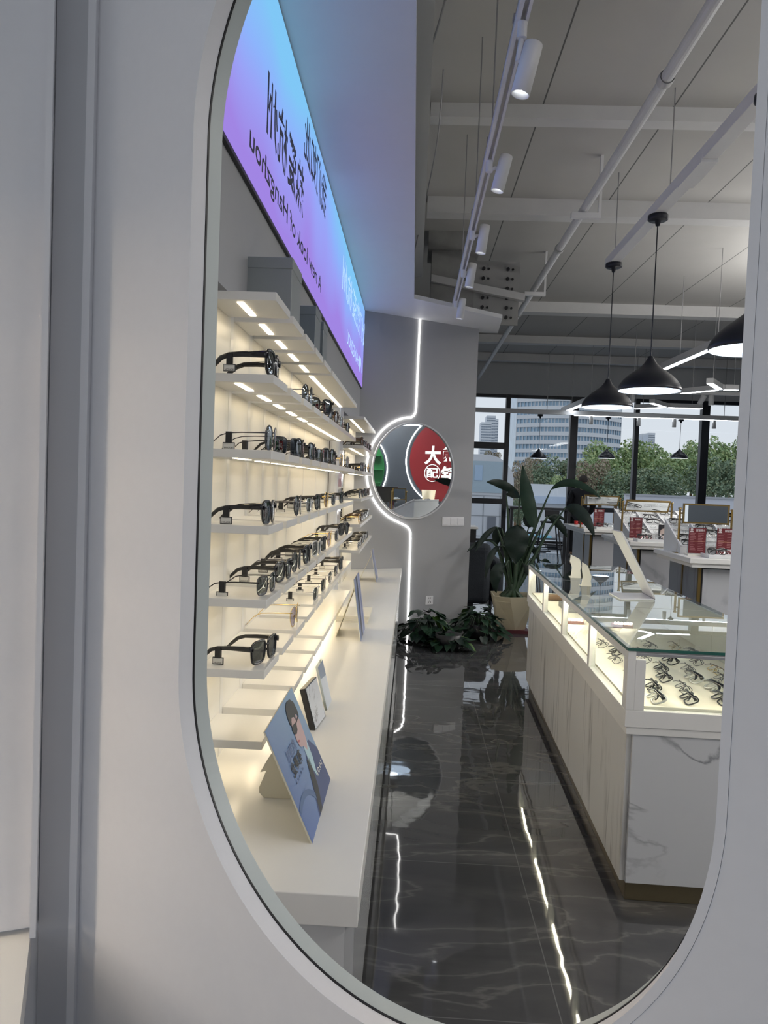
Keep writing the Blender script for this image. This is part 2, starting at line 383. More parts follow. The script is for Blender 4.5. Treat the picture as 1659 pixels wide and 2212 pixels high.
xs = [-1.9, -.6, .62, 1.86, 3.19, 4.44, 5.79, 7.1, 8.4, 9.15]
mb = MB()
for a, b in zip(xs[:-1], xs[1:]): mb.bx(a + .04, b - .04, WY - .004, WY + .004, .03, zt)
mb.build('window_pane', M['pane'], w_)
# street level outside, one storey down
ZG = -3.6
struct('ground', MB().bx(-400, 700, 17, 1500, ZG - .5, ZG), mat('pale_paving', (.42, .43, .44), .8, scale=.6, var=.12))

# ------------------------------------------------------------------ outside: buildings, trees, cars
def facade(name, label, cx, Y, w, dep, z1, floors, cols, mw, mg, group=None, curve=0.):
    """block whose window bands sit between pale spandrels; curve bows the front towards the street"""
    t = thing(name, label, 'building', (cx, Y, ZG), 0, group)
    h = (z1 - ZG) / floors; n = 24 if curve else 1
    def arc(off):
        out = []
        for i in range(n + 1):
            u = i / n * 2 - 1; out.append((cx + u * w / 2, Y - curve * (1 - u * u) - off))
        return out + [(cx + w / 2 - off * .2, Y + dep), (cx - w / 2 + off * .2, Y + dep)]
    prism(MB(), arc(-.5), ZG, z1 - .2).build('glazing', mg, t)
    mb = MB()
    for k in range(floors): prism(mb, arc(.25), ZG + k * h, ZG + k * h + h * .46)
    prism(mb, arc(.3), z1 - h * .3, z1 + 1)
    mb.build('spandrels', mw, t)
    mb = MB(); a = arc(-.35)
    for c in range(cols + 1):
        u = c / cols * n; i = min(int(u), n - 1); f = u - i
        x = a[i][0] + (a[i + 1][0] - a[i][0]) * f; y = a[i][1] + (a[i + 1][1] - a[i][1]) * f
        mb.bx(x - .08, x + .08, y - .35, y + .1, ZG, z1 - h * .5)
    mb.build('mullions', mw, t)
    return t
OFW = mat('office_cladding', (.64, .65, .66), .6, scale=.1); OFG = mat('office_glazing', (.34, .48, .60), .2, scale=.3, var=.35)
RSW = mat('tower_render_hazed', (.66, .68, .70), .8, scale=.1); RSG = mat('tower_glazing_hazed', (.42, .48, .56), .3, scale=.1, var=.2)  # tower colours made paler to carry the haze of distance
def xat(px, Y): return aY(px, 1000, Y).x
def zat(py, Y, px=1150): return aY(px, py, Y).z
Y = 240
facade('office_building', 'broad curved white office block with blue window bands behind the trees', (xat(1112, Y) + xat(1338, Y)) / 2, Y, xat(1338, Y) - xat(1112, Y), 22, zat(780, Y), 17, 34, OFW, OFG, curve=9)
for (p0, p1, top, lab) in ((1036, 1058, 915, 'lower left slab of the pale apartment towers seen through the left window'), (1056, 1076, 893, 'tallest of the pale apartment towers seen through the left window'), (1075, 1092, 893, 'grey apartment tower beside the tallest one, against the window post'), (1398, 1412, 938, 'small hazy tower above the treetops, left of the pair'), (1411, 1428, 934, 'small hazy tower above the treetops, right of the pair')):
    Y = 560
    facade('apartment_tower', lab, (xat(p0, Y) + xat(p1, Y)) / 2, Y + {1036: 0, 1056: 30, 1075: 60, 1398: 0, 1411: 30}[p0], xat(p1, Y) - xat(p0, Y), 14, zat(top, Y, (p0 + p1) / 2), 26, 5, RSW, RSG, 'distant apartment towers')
# grey pavilion with a rounded upper corner
Y = 42; t = thing('grey_pavilion', 'low grey panelled building with a rounded upper corner across the car park', 'building', (xat(1050, Y), Y, ZG))
xr = xat(1112, Y); zt_ = zat(983, Y, 1080); xl = xat(940, Y); r = 1.5
pr_ = [(xl, ZG), (xr, ZG)] + [(xr - r + r * math.cos(a), zt_ - r + r * math.sin(a)) for a in [i * math.pi / 16 for i in range(9)]] + [(xl, zt_)]
PG = mat('pavilion_panel', (.52, .53, .55), .5, scale=1)
MB().slab([(x, Y, z) for x, z in pr_], (0, 5, 0)).build('shell', PG, t)
mb = MB()
for i in range(int((xr - xl) / .9) + 1): mb.bx(xl + .9 * i, xl + .9 * i + .03, Y - .03, Y + .01, ZG, zat(1075, Y))
for i in range(5): mb.bx(xl, xr, Y - .03, Y + .01, zat(1075, Y) - i * 1.1, zat(1075, Y) - i * 1.1 + .03)
mb.build('panel_joints', mat('panel_joint', (.25, .26, .27), .6), t)
mb = MB(); mb.bx(xl, xat(1096, Y), Y - .04, Y, zat(1068, Y), zat(1000, Y)); mb.build('glazing_band', mat('blue_grey_glazing', (.34, .42, .47), .2), t)
MB().bx(xat(1026, Y), xat(1043, Y), Y - .08, Y - .03, zat(1042, Y), zat(1009, Y)).build('window', mat('pale_blue_glass', (.36, .47, .60), .15), t)
MB().bx(xat(1058, Y), xat(1076, Y), Y - .08, Y - .03, ZG, zat(1120, Y)).build('door', mat('grey_door', (.14, .15, .17), .4), t)
Y = 66.5; t = thing('white_shed', 'small white flat-roofed building low behind the big plant', 'building', (xat(1185, Y), Y, ZG))
MB().bx(xat(1148, Y), xat(1236, Y), Y, Y + 2, ZG, zat(1045, Y)).build('walls', mat('white_render', (.70, .71, .72), .7), t)
MB().bx(xat(1146, Y), xat(1238, Y), Y - .6, Y, zat(1086, Y), zat(1071, Y)).build('canopy', mat('blue_canopy', (.50, .58, .70), .5), t)
Y = 55; t = thing('boundary_wall', 'long pale boundary wall beyond the right windows below the trees', 'wall', (xat(1450, Y), Y, ZG))
MB().bx(xat(1355, Y), xat(1640, Y), Y, Y + .4, ZG, zat(1074, Y, 1450)).build('panel', mat('pale_wall', (.60, .60, .64), .7), t)
MB().bx(xat(1355, Y), xat(1640, Y), Y - .1, Y + .5, zat(1074, Y, 1450), zat(1070, Y, 1450)).build('coping', mat('coping', (.4, .4, .42), .7), t)
# trees
def crown_mesh(seed, mats, n=4200):
    rd = random.Random(seed); mb = MB()
    lobes = [(Vector((rd.uniform(-.62, .62), rd.uniform(-.5, .5), rd.uniform(-.45, .62))), rd.uniform(.28, .46)) for _ in range(15)]
    for i in range(n):
        c, r = rd.choice(lobes)
        d = Vector((rd.gauss(0, 1), rd.gauss(0, 1), rd.gauss(0, 1))).normalized()
        p = c + d * r * rd.uniform(.75, 1.05)
        a = (d + Vector((rd.gauss(0, .6), rd.gauss(0, .6), rd.gauss(0, .6)))).normalized()
        u = a.orthogonal().normalized(); v = a.cross(u); sz = rd.uniform(.035, .07)
        mb.add([p - u * sz, p - v * sz * .6, p + u * sz, p + v * sz * .6], [(0, 1, 2, 3)], 0 if rd.random() < .72 else 1)
    return mb
TREEM = {'green': [mat('tree_green', (.27, .37, .16), .6, var=.3, scale=2), mat('tree_yellow_green', (.46, .52, .23), .6)],
         'dark': [mat('tree_dark_green', (.19, .26, .16), .6, var=.3, scale=2), mat('tree_olive', (.28, .32, .18), .6)],
         'rust': [mat('tree_rust', (.33, .26, .18), .6, var=.3, scale=2), mat('tree_rust_green', (.27, .28, .17), .6)]}
protos = {}
def tree(px, py_top, py_bot, wpx, Y, kind, label):
    x = xat(px, Y); zt2 = zat(py_top, Y, px); zb = zat(py_bot, Y, px); hw = wpx / 1661 * Y / 2 * 1.25; zb -= .6
    t = thing('street_tree', label, 'tree', (x, Y, ZG), random.uniform(0, 6), 'trees outside the window wall')
    if kind not in protos:
        o = crown_mesh({'green': 3, 'dark': 5, 'rust': 8}[kind], TREEM[kind]).build('foliage', TREEM[kind], t, local=True); protos[kind] = o
    else:
        o = protos[kind].copy(); COL.objects.link(o); o.parent = t
    o.location = (0, 0, (zt2 + zb) / 2 - ZG); o.scale = (hw, hw, (zt2 - zb) / 2)
    mb = MB(); mb.tube([(0, 0, 0), (.05, 0, (zb - ZG) * .6), (0, .1, (zt2 + zb) / 2 - ZG)], [.32, .24, .1], 7)
    mb.build('trunk', M['wood'], t, local=True)
for a in ((1335, 944, 1080, 115, 92, 'green', 'bright green tree rising right of the second window post'),
          (1392, 952, 1085, 100, 90, 'green', 'yellow-green tree behind the third window post'),
          (1300, 975, 1085, 105, 80, 'green', 'light green tree left of the middle far pendant lamp'),
          (1496, 950, 1085, 95, 95, 'green', 'tall green tree behind the right-hand far pendant lamp'),
          (1455, 975, 1085, 105, 84, 'green', 'green tree just left of the right-hand far pendant lamp'),
          (1578, 935, 1085, 100, 96, 'green', 'tallest green tree at the right end of the windows'),
          (1545, 985, 1090, 100, 80, 'dark', 'dark green tree low at the right end of the windows'),
          (1415, 1005, 1090, 110, 74, 'dark', 'dark green bushy tree between the third and fourth posts'),
          (1345, 1015, 1095, 100, 70, 'dark', 'dark tree right behind the standing person'),
          (1270, 985, 1095, 85, 72, 'rust', 'rust-tinged tree just behind the person in black'),
          (1200, 985, 1075, 95, 78, 'dark', 'dark tree in front of the office block, behind the upright leaf'),
          (1165, 980, 1068, 70, 84, 'rust', 'brownish tree below the left-hand far pendant lamp'),
          (1122, 985, 1085, 50, 70, 'rust', 'narrow rust-coloured tree beside the rounded grey building'),
          (1066, 972, 1010, 46, 110, 'rust', 'small brown treetop above the grey building'),
          (1128, 1070, 1120, 48, 50, 'dark', 'low grey-green shrub tree behind the left of the big plant'),
          (1222, 1020, 1105, 60, 68, 'green', 'green tree beside the wide window post behind the person')):
    tree(*a)
# parked cars
def car_proto(col):
    t = thing('parked_car', '', 'car')
    mb = MB(); sec = [(-2.2, .35, .62, .72), (-2.1, .3, .82, .86), (-1.2, .3, .92, .90), (.9, .3, .95, .90), (2.0, .3, .85, .86), (2.2, .38, .6, .70)]
    vs = []
    for y, z0, z1, w in sec: vs += [(-w, y, z0), (w, y, z0), (w, y, z1), (-w, y, z1)]
    fs = [(0, 1, 2, 3), (23, 22, 21, 20)] + [(4 * i + a, 4 * i + 4 + a, 4 * i + 4 + b, 4 * i + b) for i in range(5) for a, b in ((0, 3), (3, 2), (2, 1), (1, 0))]
    mb.add(vs, fs); mb.hexa([(-.80, -1.25, .9), (.80, -1.25, .9), (.80, 1.6, .9), (-.80, 1.6, .9)], [(-.60, -.55, 1.44), (.60, -.55, 1.44), (.60, .9, 1.44), (-.60, .9, 1.44)])
    mb.build('body', col, t, bevel=.07, local=True)
    g = MB(); g.hexa([(-.815, -1.2, .95), (.815, -1.2, .95), (.815, 1.5, .95), (-.815, 1.5, .95)], [(-.64, -.62, 1.37), (.64, -.62, 1.37), (.64, .93, 1.37), (-.64, .93, 1.37)])
    g.bx(-.62, .62, -1.24, -.8, .97, 1.3); g.build('glazing', M['black_gloss'], t, local=True)
    for sx in (-1, 1):
        for y in (-1.35, 1.35):
            w = MB(); w.cyl((sx * .72, y, .32), (sx * .93, y, .32), .32, 18); w.build('wheel', M['black_matte'], t, local=True)
    for a in (-.78, .5): MB().bx(a, a + .28, -2.24, -2.1, .6, .74).build('headlight', M['silver'], t, local=True)
    MB().bx(-.24, .24, -2.235, -2.18, .42, .55).build('number_plate', mat('plate_blue', (.04, .10, .45), .4), t, local=True)
    return t
def car_at(proto, px, py, Y, rz, label, first=False):
    p = (xat(px, Y), Y, ZG)
    if first: proto.location = p; proto.rotation_euler = (0, 0, rz); setp(proto, label, 'car', 'cars parked outside'); return proto
    return tree_copy(proto, p, rz, label, 'cars parked outside')
cw = car_proto(mat('white_car_paint', (.62, .63, .65), .25, coat=.5)); cs = car_proto(mat('silver_car_paint', (.33, .35, .38), .25, metal=.4, coat=.5)); cb = car_proto(mat('teal_car_paint', (.10, .38, .48), .3, coat=.5))
car_at(cs, 1163, 0, 46, .1, 'silver car facing the shop, seen left of the bar stool legs', True)
car_at(cb, 1174, 0, 57, .3, 'turquoise car parked behind the silver one', True)
car_at(cw, 1201, 0, 51, .1, 'white car parked behind the bar stool legs', True)
car_at(cw, 1216, 0, 41, -.1, 'white car nearest the window, right of the silver car')
car_at(cw, 1142, 0, 64, .2, 'white car left of the silver car, low behind the leaves')
car_at(cs, 1240, 0, 63, .1, 'silver car close to the wide window post')
car_at(cw, 1292, 0, 51, 0, 'white car seen beside the legs of the person in black')
car_at(cb, 1283, 0, 43, .1, 'turquoise car low beside the legs of the person in black')
# ------------------------------------------------------------------ shelf wall on the left
XF, XB = -.35, -.517
TIER = [1.80, 1.60, 1.415, 1.228, 1.045, .868, .69]
TN = ['top tier', 'second tier', 'third tier', 'fourth tier', 'fifth tier', 'sixth tier', 'lowest tier']
t = thing('shelf_back_panel', 'cream back panel with pale uprights behind all the glasses shelves', 'wall panel', (-.53, 1.3, .56))
MB().bx(-.535, XB, 1.29, 4.93, .56, 1.82).bx(-.535, XB, 5.80, 6.74, .56, 1.82).build('panel', M['white_panel'], t)
for y in (1.62, 1.87, 2.13, 2.38, 2.63, 2.90, 3.18, 3.62, 4.08): MB().bx(XB, XB + .0006, y - .016, y + .016, .56, 1.82).build('upright', M['white_lac'], t)
t = thing('wall_mirror', 'upright mirror panel on the shelf wall, half way down, catching the red sign', 'mirror', (-.53, 4.93, .56))
MB().bx(-.535, -.528, 4.93, 5.80, .56, 1.82).build('backing', M['white_lac'], t)
MB().bx(-.528, -.522, 4.95, 5.78, .58, 1.80).build('glass', M['mirror'], t)
t = thing('column', 'glossy white boxed column between the two runs of glasses shelves', 'column', (-.5, 4.7, .56))
MB().bx(XB, -.455, 4.66, 4.92, .56, 1.82).build('casing', mat('gloss_white', (.74, .75, .78), .08, var=.01), t, bevel=.02)
ORD = ['first', 'second', 'third', 'fourth', 'fifth', 'sixth', 'seventh', 'eighth', 'ninth', 'tenth', 'eleventh', 'twelfth']
SEG = [(1.88, 2.09), (2.15, 2.35), (2.405, 2.60), (2.655, 2.86), (2.915, 3.14), (3.20, 4.58)]
SEGN = ['nearest board', 'second board from the near end', 'third board from the near end', 'fourth board from the near end', 'fifth board from the near end', 'long board']
def shelf_board(y0, y1, z, label, grp, xb=XB, far=False):
    t = thing('display_shelf', label, 'shelf', ((XF + xb) / 2, y0, z - .021), 0, grp)
    if far: # the end of the run is cut to the angled wall
        MB().slab([(xb, y0, z - .021), (XF, y0, z - .021), (XF, y1, z - .021), (xb, y1 - .105, z - .021)], (0, 0, .021)).build('board', M['white_lac'], t, bevel=.0012)
    else: MB().bx(xb, XF, y0, y1, z - .021, z).build('board', M['white_lac'], t, bevel=.0012)
    MB().bx(-.452, -.436, y0 + .025, y1 - .03 - (.12 if far else 0), z - .0225, z - .0205).build('led_strip', M['led_warm'], t)
    return t
for i, z in enumerate(TIER):
    for (y0, y1), sn in zip(SEG, SEGN):
        shelf_board(y0, y1, z, 'white shelf board with light strip, %s of the %s' % (sn, TN[i]), 'white boards of the near shelf run')
TIER2 = [1.79, 1.59, 1.415, 1.225, 1.045, .865]
for i, z in enumerate(TIER2):
    shelf_board(5.30, 6.84, z, 'white shelf board of the far run by the round mirror, %s' % TN[i], 'white boards of the far shelf run', far=True)
# the same shelf wall on the shop's own side of the mirror, just past the left of the frame: its warm strips light the wall
RSH = []
for z in TIER:
    t = thing('display_shelf', 'white lit shelf board left of the mirror wall, %s' % TN[TIER.index(z)], 'shelf', mir((-.45, 1.62, z)), 0, 'white boards beside the mirror wall')
    q = [mir(p) for p in ((XB, 1.60, z - .021), (XF, 1.60, z - .021), (XF, 2.75, z - .021), (XB, 2.75, z - .021))]
    MB().slab(q, (0, 0, .021)).build('board', M['white_lac'], t)
    q = [mir(p) for p in ((-.452, 1.63, z - .0225), (-.430, 1.63, z - .0225), (-.430, 2.7, z - .0225), (-.452, 2.7, z - .0225))]
    MB().slab(q, (0, 0, .0018)).build('led_strip', M['led_near'], t)
t = thing('shelf_back_panel', 'tall white shelf panel at the left edge, beside the grey corner', 'wall panel', mir((-.52, 1.33, .57)))
MB().slab([mir(p) for p in ((-.535, 1.325, .60), (-.519, 1.325, .60), (-.519, 2.9, .60), (-.535, 2.9, .60))], (0, 0, 2.3)).build('panel', M['paint'], t)
MB().slab([mir(p) for p in ((-.535, 1.316, .60), (-.485, 1.316, .60), (-.485, 1.325, .60), (-.535, 1.325, .60))], (0, 0, 2.3)).build('end_fin', M['paint'], t)
struct('corner_strip', MB().slab([mir(p) for p in ((-.536, 1.268, 0), (-.529, 1.268, 0), (-.529, 1.314, 0), (-.536, 1.314, 0))], (0, 0, ZC)), mat('grey_corner_strip', (.46, .46, .48), .5))  # thin grey strip down the corner, darker than the walls beside it
struct('wall_shop_side', MB().slab([mir(p) for p in ((-.72, 1.25, 0), (-.535, 1.25, 0), (-.535, 4.2, 0), (-.72, 4.2, 0))], (0, 0, ZC)), M['paint'])
t = thing('display_counter', 'white counter end at the bottom left corner, under the tall panel', 'counter', mir((-.3, 1.33, 0)))
MB().slab([mir(p) for p in ((-.535, 1.325, .53), (-.074, 1.325, .53), (-.074, 2.9, .54), (-.535, 2.9, .54))], (0, 0, .06)).build('worktop', M['white_lac'], t)
MB().slab([mir(p) for p in ((-.535, 1.36, 0), (-.10, 1.36, 0), (-.10, 2.9, 0), (-.535, 2.9, 0))], (0, 0, .53)).build('cabinet', M['marble'], t)
# the long white counter
ZK, XK = .56, -.072
t = thing('display_counter', 'long white counter running below the glasses shelves to the angled wall', 'counter', (-.3, 1.43, 0))
MB().slab([(-.5345, 1.43, ZK - .062), (XK, 1.43, ZK - .062), (XK, 7.035, ZK - .062), (-.535, 6.755, ZK - .062)], (0, 0, .062)).build('worktop', M['white_lac'], t, bevel=.002)
MB().bx(-.5345, -.098, 1.455, 6.74, .06, ZK - .062).build('cabinet', M['marble'], t)
cabf = mat('gloss_grey_front', (.50, .51, .52), .13, var=.02)
for k in range(7):
    y0 = 1.46 + k * .78; d = MB().bx(-.098, -.080, y0, min(y0 + .774, 6.98), .075, ZK - .064).build('door', cabf, t)
MB().bx(-.5, -.115, 1.47, 6.7, 0, .06).build('plinth', M['brass_plinth'], t)
MB().bx(-.535, -.49, 1.432, 1.452, .06, ZK - .063).build('end_strip', M['white_lac'], t)
# ------------------------------------------------------------------ sunglasses
def outline(st, n=36):
    a, b, e, tp = st['a'], st['b'], st['e'], st['tp']; out = []
    for i in range(n):
        th = 2 * math.pi * i / n; c, s = math.cos(th), math.sin(th)
        y = a * math.copysign(abs(c) ** (2 / e), c); z = b * math.copysign(abs(s) ** (2 / e), s)
        out.append((y * (1 + tp * z / b), z + st.get('sl', 0) * y))
    return out
STY = {'square': dict(a=.028, b=.0235, e=3.6, tp=.09, rim=.0030, tw=.0022, th=.0062, hz=.80),
       'bold': dict(a=.0285, b=.025, e=3.2, tp=.12, rim=.0038, tw=.0026, th=.0078, hz=.84),
       'round': dict(a=.0265, b=.0262, e=2.1, tp=.02, rim=.0014, tw=.0010, th=.0016, hz=.70),
       'aviator': dict(a=.0285, b=.0265, e=2.4, tp=.20, rim=.0012, tw=.0009, th=.0014, hz=.80),
       'slim': dict(a=.0275, b=.0205, e=3.4, tp=.06, rim=.0014, tw=.0010, th=.0018, hz=.75),
       'cat': dict(a=.0285, b=.0235, e=2.8, tp=.17, rim=.0026, tw=.0018, th=.0048, hz=.86, sl=.0)}
def temple(mb, side, st, folded=False):
    hz = 2 * st['b'] * st['hz']; hw = st['a'] * 2 + .0115; w, h = st['tw'], st['th']
    if folded:
        x = .010 + (.005 if side > 0 else 0)
        pts = [(0, side * hw, hz), (x * .6, side * hw, hz), (x, side * (hw - .006), hz - .001), (x + .001, -side * hw * .25, hz - .004), (x, -side * hw * .75, hz - .016), (x - .001, -side * hw * .92, hz - .026)]
        rr = [(w, h), (w, h), (w, h), (w, h * .8), (w, h * .8), (w, h * .6)]
        return mb.tube(pts, [(b_, a_) for a_, b_ in rr] if False else rr, 8)
    drop = hz - .004
    pts = [(0, side * hw, hz), (-.012, side * (hw + .001), hz), (-.06, side * (hw + .001), hz - .001), (-.093, side * hw, hz - .003), (-.112, side * (hw - .002), hz - drop * .25), (-.128, side * (hw - .005), hz - drop * .62), (-.142, side * (hw - .008), .004)]
    rr = [(w, h), (w, h), (w, h * .8), (w, h * .7), (w, h * .75), (w, h * .7), (w, h * .45)]
    return mb.tube(pts, rr, 8)
def glasses(name, style, mf, ml, ml2=None, tag=None, folded=False, cheap=False):
    st = STY[style]; t = thing(name, '', 'glasses')
    o = outline(st, 14 if cheap else 36); cy = st['a'] + .0085; zc = st['b'] + st['rim']
    wrap = lambda y: -1.6 * y * y
    f = MB()
    for s in (-1, 1):
        path = [(wrap(s * cy + y), s * cy + y, zc + z) for y, z in o]
        f.tube(path, (st['rim'], st['rim'] * .9), 5 if cheap else 7, closed=True)
        hw = st['a'] * 2 + .0115; hz = 2 * st['b'] * st['hz']
        f.tube([(wrap(s * (cy + st['a'] * .93)), s * (cy + st['a'] * .95), hz), (wrap(.06), s * (hw - .001), hz), (-.006, s * hw, hz)], [(st['tw'] * 1.2, st['th'] * .9)] * 3, 6)
    bz = zc + st['b'] * .42
    f.tube([(0, -.0105, bz - .001), (.001, -.005, bz + .002), (.001, .005, bz + .002), (0, .0105, bz - .001)], max(.0012, st['rim'] * .9), 6)
    if style == 'aviator': f.tube([(0, -.012, zc + st['b'] * .8), (0, .012, zc + st['b'] * .8)], .001, 6)
    for s in (-1, 1): f.tube([(-.003, s * .009, zc - .001), (-.008, s * .0075, zc - .006)], .0022, 5)
    fo = f.build('frame', mf, t, local=True)
    for s in (-1, 1):
        mb = MB(); n = len(o); vs = []
        for k, (sc, dx) in enumerate(((1, 0), (.6, .0012), (.0, .0018))):
            for y, z in o: vs.append((wrap(s * cy + y * sc) + dx, s * cy + y * sc, zc + z * sc))
        fs = []
        for k in (0, 1):
            for i in range(n): fs.append((k * n + i, k * n + (i + 1) % n, (k + 1) * n + (i + 1) % n, (k + 1) * n + i) if k == 0 else (n + i, n + (i + 1) % n, 2 * n))
        mb.add(vs, fs, 0, True); mb.build('lens', ml, t, local=True)
    for s in (-1, 1):
        mb = MB(); temple(mb, s, st, folded); mb.build('temple', ml2 or mf, t, local=True)
    if tag:
        hz = 2 * st['b'] * st['hz']; y = -(st['a'] * 2 + .0125)
        mb = MB(); mb.bx(-.098, -.084, y - .004, y + .004, hz - .024, hz - .0005, 0)
        mb.bx(-.105, -.077, y - .0015, y + .0015, hz - .0375, hz - .0225, 0); mb.bx(-.1035, -.0785, y - .0019, y + .0019, hz - .036, hz - .024, 1)
        pt = mb.build('price_tag', [M['black_matte'], M['label_white']], t, local=True)
        # small printed name, mirrored as everything seen in the mirror
        tx = MB(); write(tx, 'BOLON', (-.081, y - .0024, hz - .0355), (-.020, 0, 0), (0, 0, .0035)); tx.build('lettering', M['black_matte'], pt, local=True)
    W.pop(t); W[t] = Matrix()
    return t
PROTO = {}
def proto(k):
    if k not in PROTO:
        PROTO[k] = {
            'bk_square': lambda: glasses('sunglasses', 'square', M['black_gloss'], M['tinted'], tag=1),
            'bk_bold': lambda: glasses('sunglasses', 'bold', M['black_gloss'], M['tinted'], tag=1),
            'bk_cat': lambda: glasses('sunglasses', 'cat', M['black_matte'], M['tinted'], tag=1),
            'gm_slim': lambda: glasses('sunglasses', 'slim', M['gunmetal'], M['tinted'], M['black_matte'], tag=1),
            'gm_round': lambda: glasses('sunglasses', 'round', M['gunmetal'], M['tinted'], tag=1),
            'go_aviator': lambda: glasses('sunglasses', 'aviator', M['gold'], M['tint_grad']),
            'go_round': lambda: glasses('sunglasses', 'round', M['gold'], M['tint_brown'], tag=1),
            'si_slim': lambda: glasses('sunglasses', 'slim', M['silver'], M['tinted'], tag=1),
            'cr_square': lambda: glasses('sunglasses', 'square', M['crystal'], M['tinted'], tag=1),
            'to_bold': lambda: glasses('sunglasses', 'bold', M['tortoise'], M['tint_brown'], tag=1)}[k]()
        return PROTO[k], True
    return PROTO[k], False
KN = {'bk_square': 'square black sunglasses', 'bk_bold': 'thick-framed black sunglasses', 'bk_cat': 'winged black sunglasses', 'gm_slim': 'slim gunmetal sunglasses', 'gm_round': 'round gunmetal sunglasses',
      'go_aviator': 'violet-lensed gold aviator sunglasses', 'go_round': 'round gold sunglasses', 'si_slim': 'slim silver sunglasses', 'cr_square': 'clear-framed square sunglasses', 'to_bold': 'brown tortoise sunglasses'}
def sun(k, tier, ztop, y, label, grp, turn=0., x=-.366):
    o, first = proto(k)
    if not first: o = tree_copy(o)
    o.location = (x, y, ztop + .0005); o.rotation_euler = (0, 0, turn); o.scale = (1.06, 1.2, 1.2); setp(o, label, 'glasses', grp)
    return o
NEAR = {1: [(1.975, 'bk_bold', .0), (2.63, 'gm_round', .1), (2.98, 'bk_cat', .5), (3.37, 'bk_square', 0), (3.62, 'to_bold', 0), (3.88, 'gm_round', 0), (4.25, 'bk_square', 0)],
        2: [(1.985, 'gm_round', .0), (2.235, 'gm_slim', .35), (2.50, 'bk_cat', 0), (2.79, 'bk_square', 0), (3.04, 'gm_slim', .1), (3.34, 'bk_bold', .2), (3.59, 'bk_square', 0), (3.94, 'go_round', 0), (4.30, 'gm_round', 0)],
        3: [(1.985, 'bk_square', .0), (2.49, 'gm_round', 0), (2.78, 'si_slim', 0), (3.02, 'bk_cat', 0), (3.32, 'go_round', 0), (3.62, 'gm_slim', 0), (4.02, 'bk_square', 0)],
        4: [(1.99, 'gm_slim', .12), (2.25, 'bk_square', .12), (2.50, 'gm_round', .05), (2.76, 'bk_bold', 0), (3.03, 'cr_square', .1), (3.27, 'bk_square', 0), (3.50, 'go_aviator', 0), (3.84, 'gm_slim', 0), (4.22, 'bk_bold', .25)],
        5: [(1.985, 'bk_square', .22), (2.50, 'go_aviator', 0), (3.06, 'si_slim', 0), (3.32, 'gm_slim', 0), (3.60, 'si_slim', 0), (3.86, 'gm_slim', 0), (4.12, 'bk_bold', 0)]}
for i, row in NEAR.items():
    for k, (y, kind, turn) in enumerate(row):
        sun(kind, i, TIER[i], y, '%s, %s pair from the near end on the %s' % (KN[kind], ORD[k], TN[i]), 'sunglasses on the near shelf run', -turn)
FAR = {1: ['to_bold', 'bk_square', 'gm_round', 'bk_cat', 'bk_square'], 2: ['bk_cat', 'bk_bold', 'gm_round', 'go_round', 'gm_slim'], 3: ['gm_slim', 'bk_square', 'bk_bold', 'bk_square', 'to_bold'],
       4: ['go_round', 'to_bold', 'bk_square', 'bk_cat', 'gm_slim', 'bk_bold'], 5: ['si_slim', 'bk_square', 'bk_bold', 'gm_slim', 'bk_square']}
for i, row in FAR.items():
    for k, kind in enumerate(row):
        y = 5.42 + k * (1.3 / len(row)) + .03 * ((k * 7 + i) % 3)
        sun(kind, i, TIER2[i], y, '%s, %s pair along the far run on the %s' % (KN[kind], ORD[k], TN[i]), 'sunglasses on the far shelf run')
# packaging boxes standing on the top tier
pk = mat('slate_carton', (.16, .19, .21), .3); pkw = mat('pale_carton', (.27, .295, .30), .35)
for (y, d, h, m, lab) in ((2.19, .17, .17, pkw, 'pale grey carton on the top tier, the nearest of three below the screen'), (2.72, .15, .155, pk, 'dark slate carton standing on the top tier, middle of three'), (2.96, .13, .15, pk, 'dark slate carton on the top tier, the farthest of three')):
    t = thing('carton', lab, 'box', (-.43, y, TIER[0]), 0, 'cartons on the top tier')
    MB().bx(-.505, -.365, y, y + d, TIER[0], TIER[0] + h).build('body', m, t, bevel=.002)
    MB().bx(-.507, -.363, y - .002, y + d + .002, TIER[0] + h - .03, TIER[0] + h + .002).build('lid', m, t, bevel=.002)
t = thing('acrylic_stand', 'clear acrylic glasses riser at the end of the row of cartons', 'stand', (-.4, 3.12, TIER[0]))
MB().bx(-.40, -.396, 3.03, 3.13, TIER[0], TIER[0] + .10).bx(-.46, -.396, 3.03, 3.13, TIER[0] + .10, TIER[0] + .104).bx(-.46, -.456, 3.03, 3.13, TIER[0], TIER[0] + .10).build('riser', M['acrylic'], t)
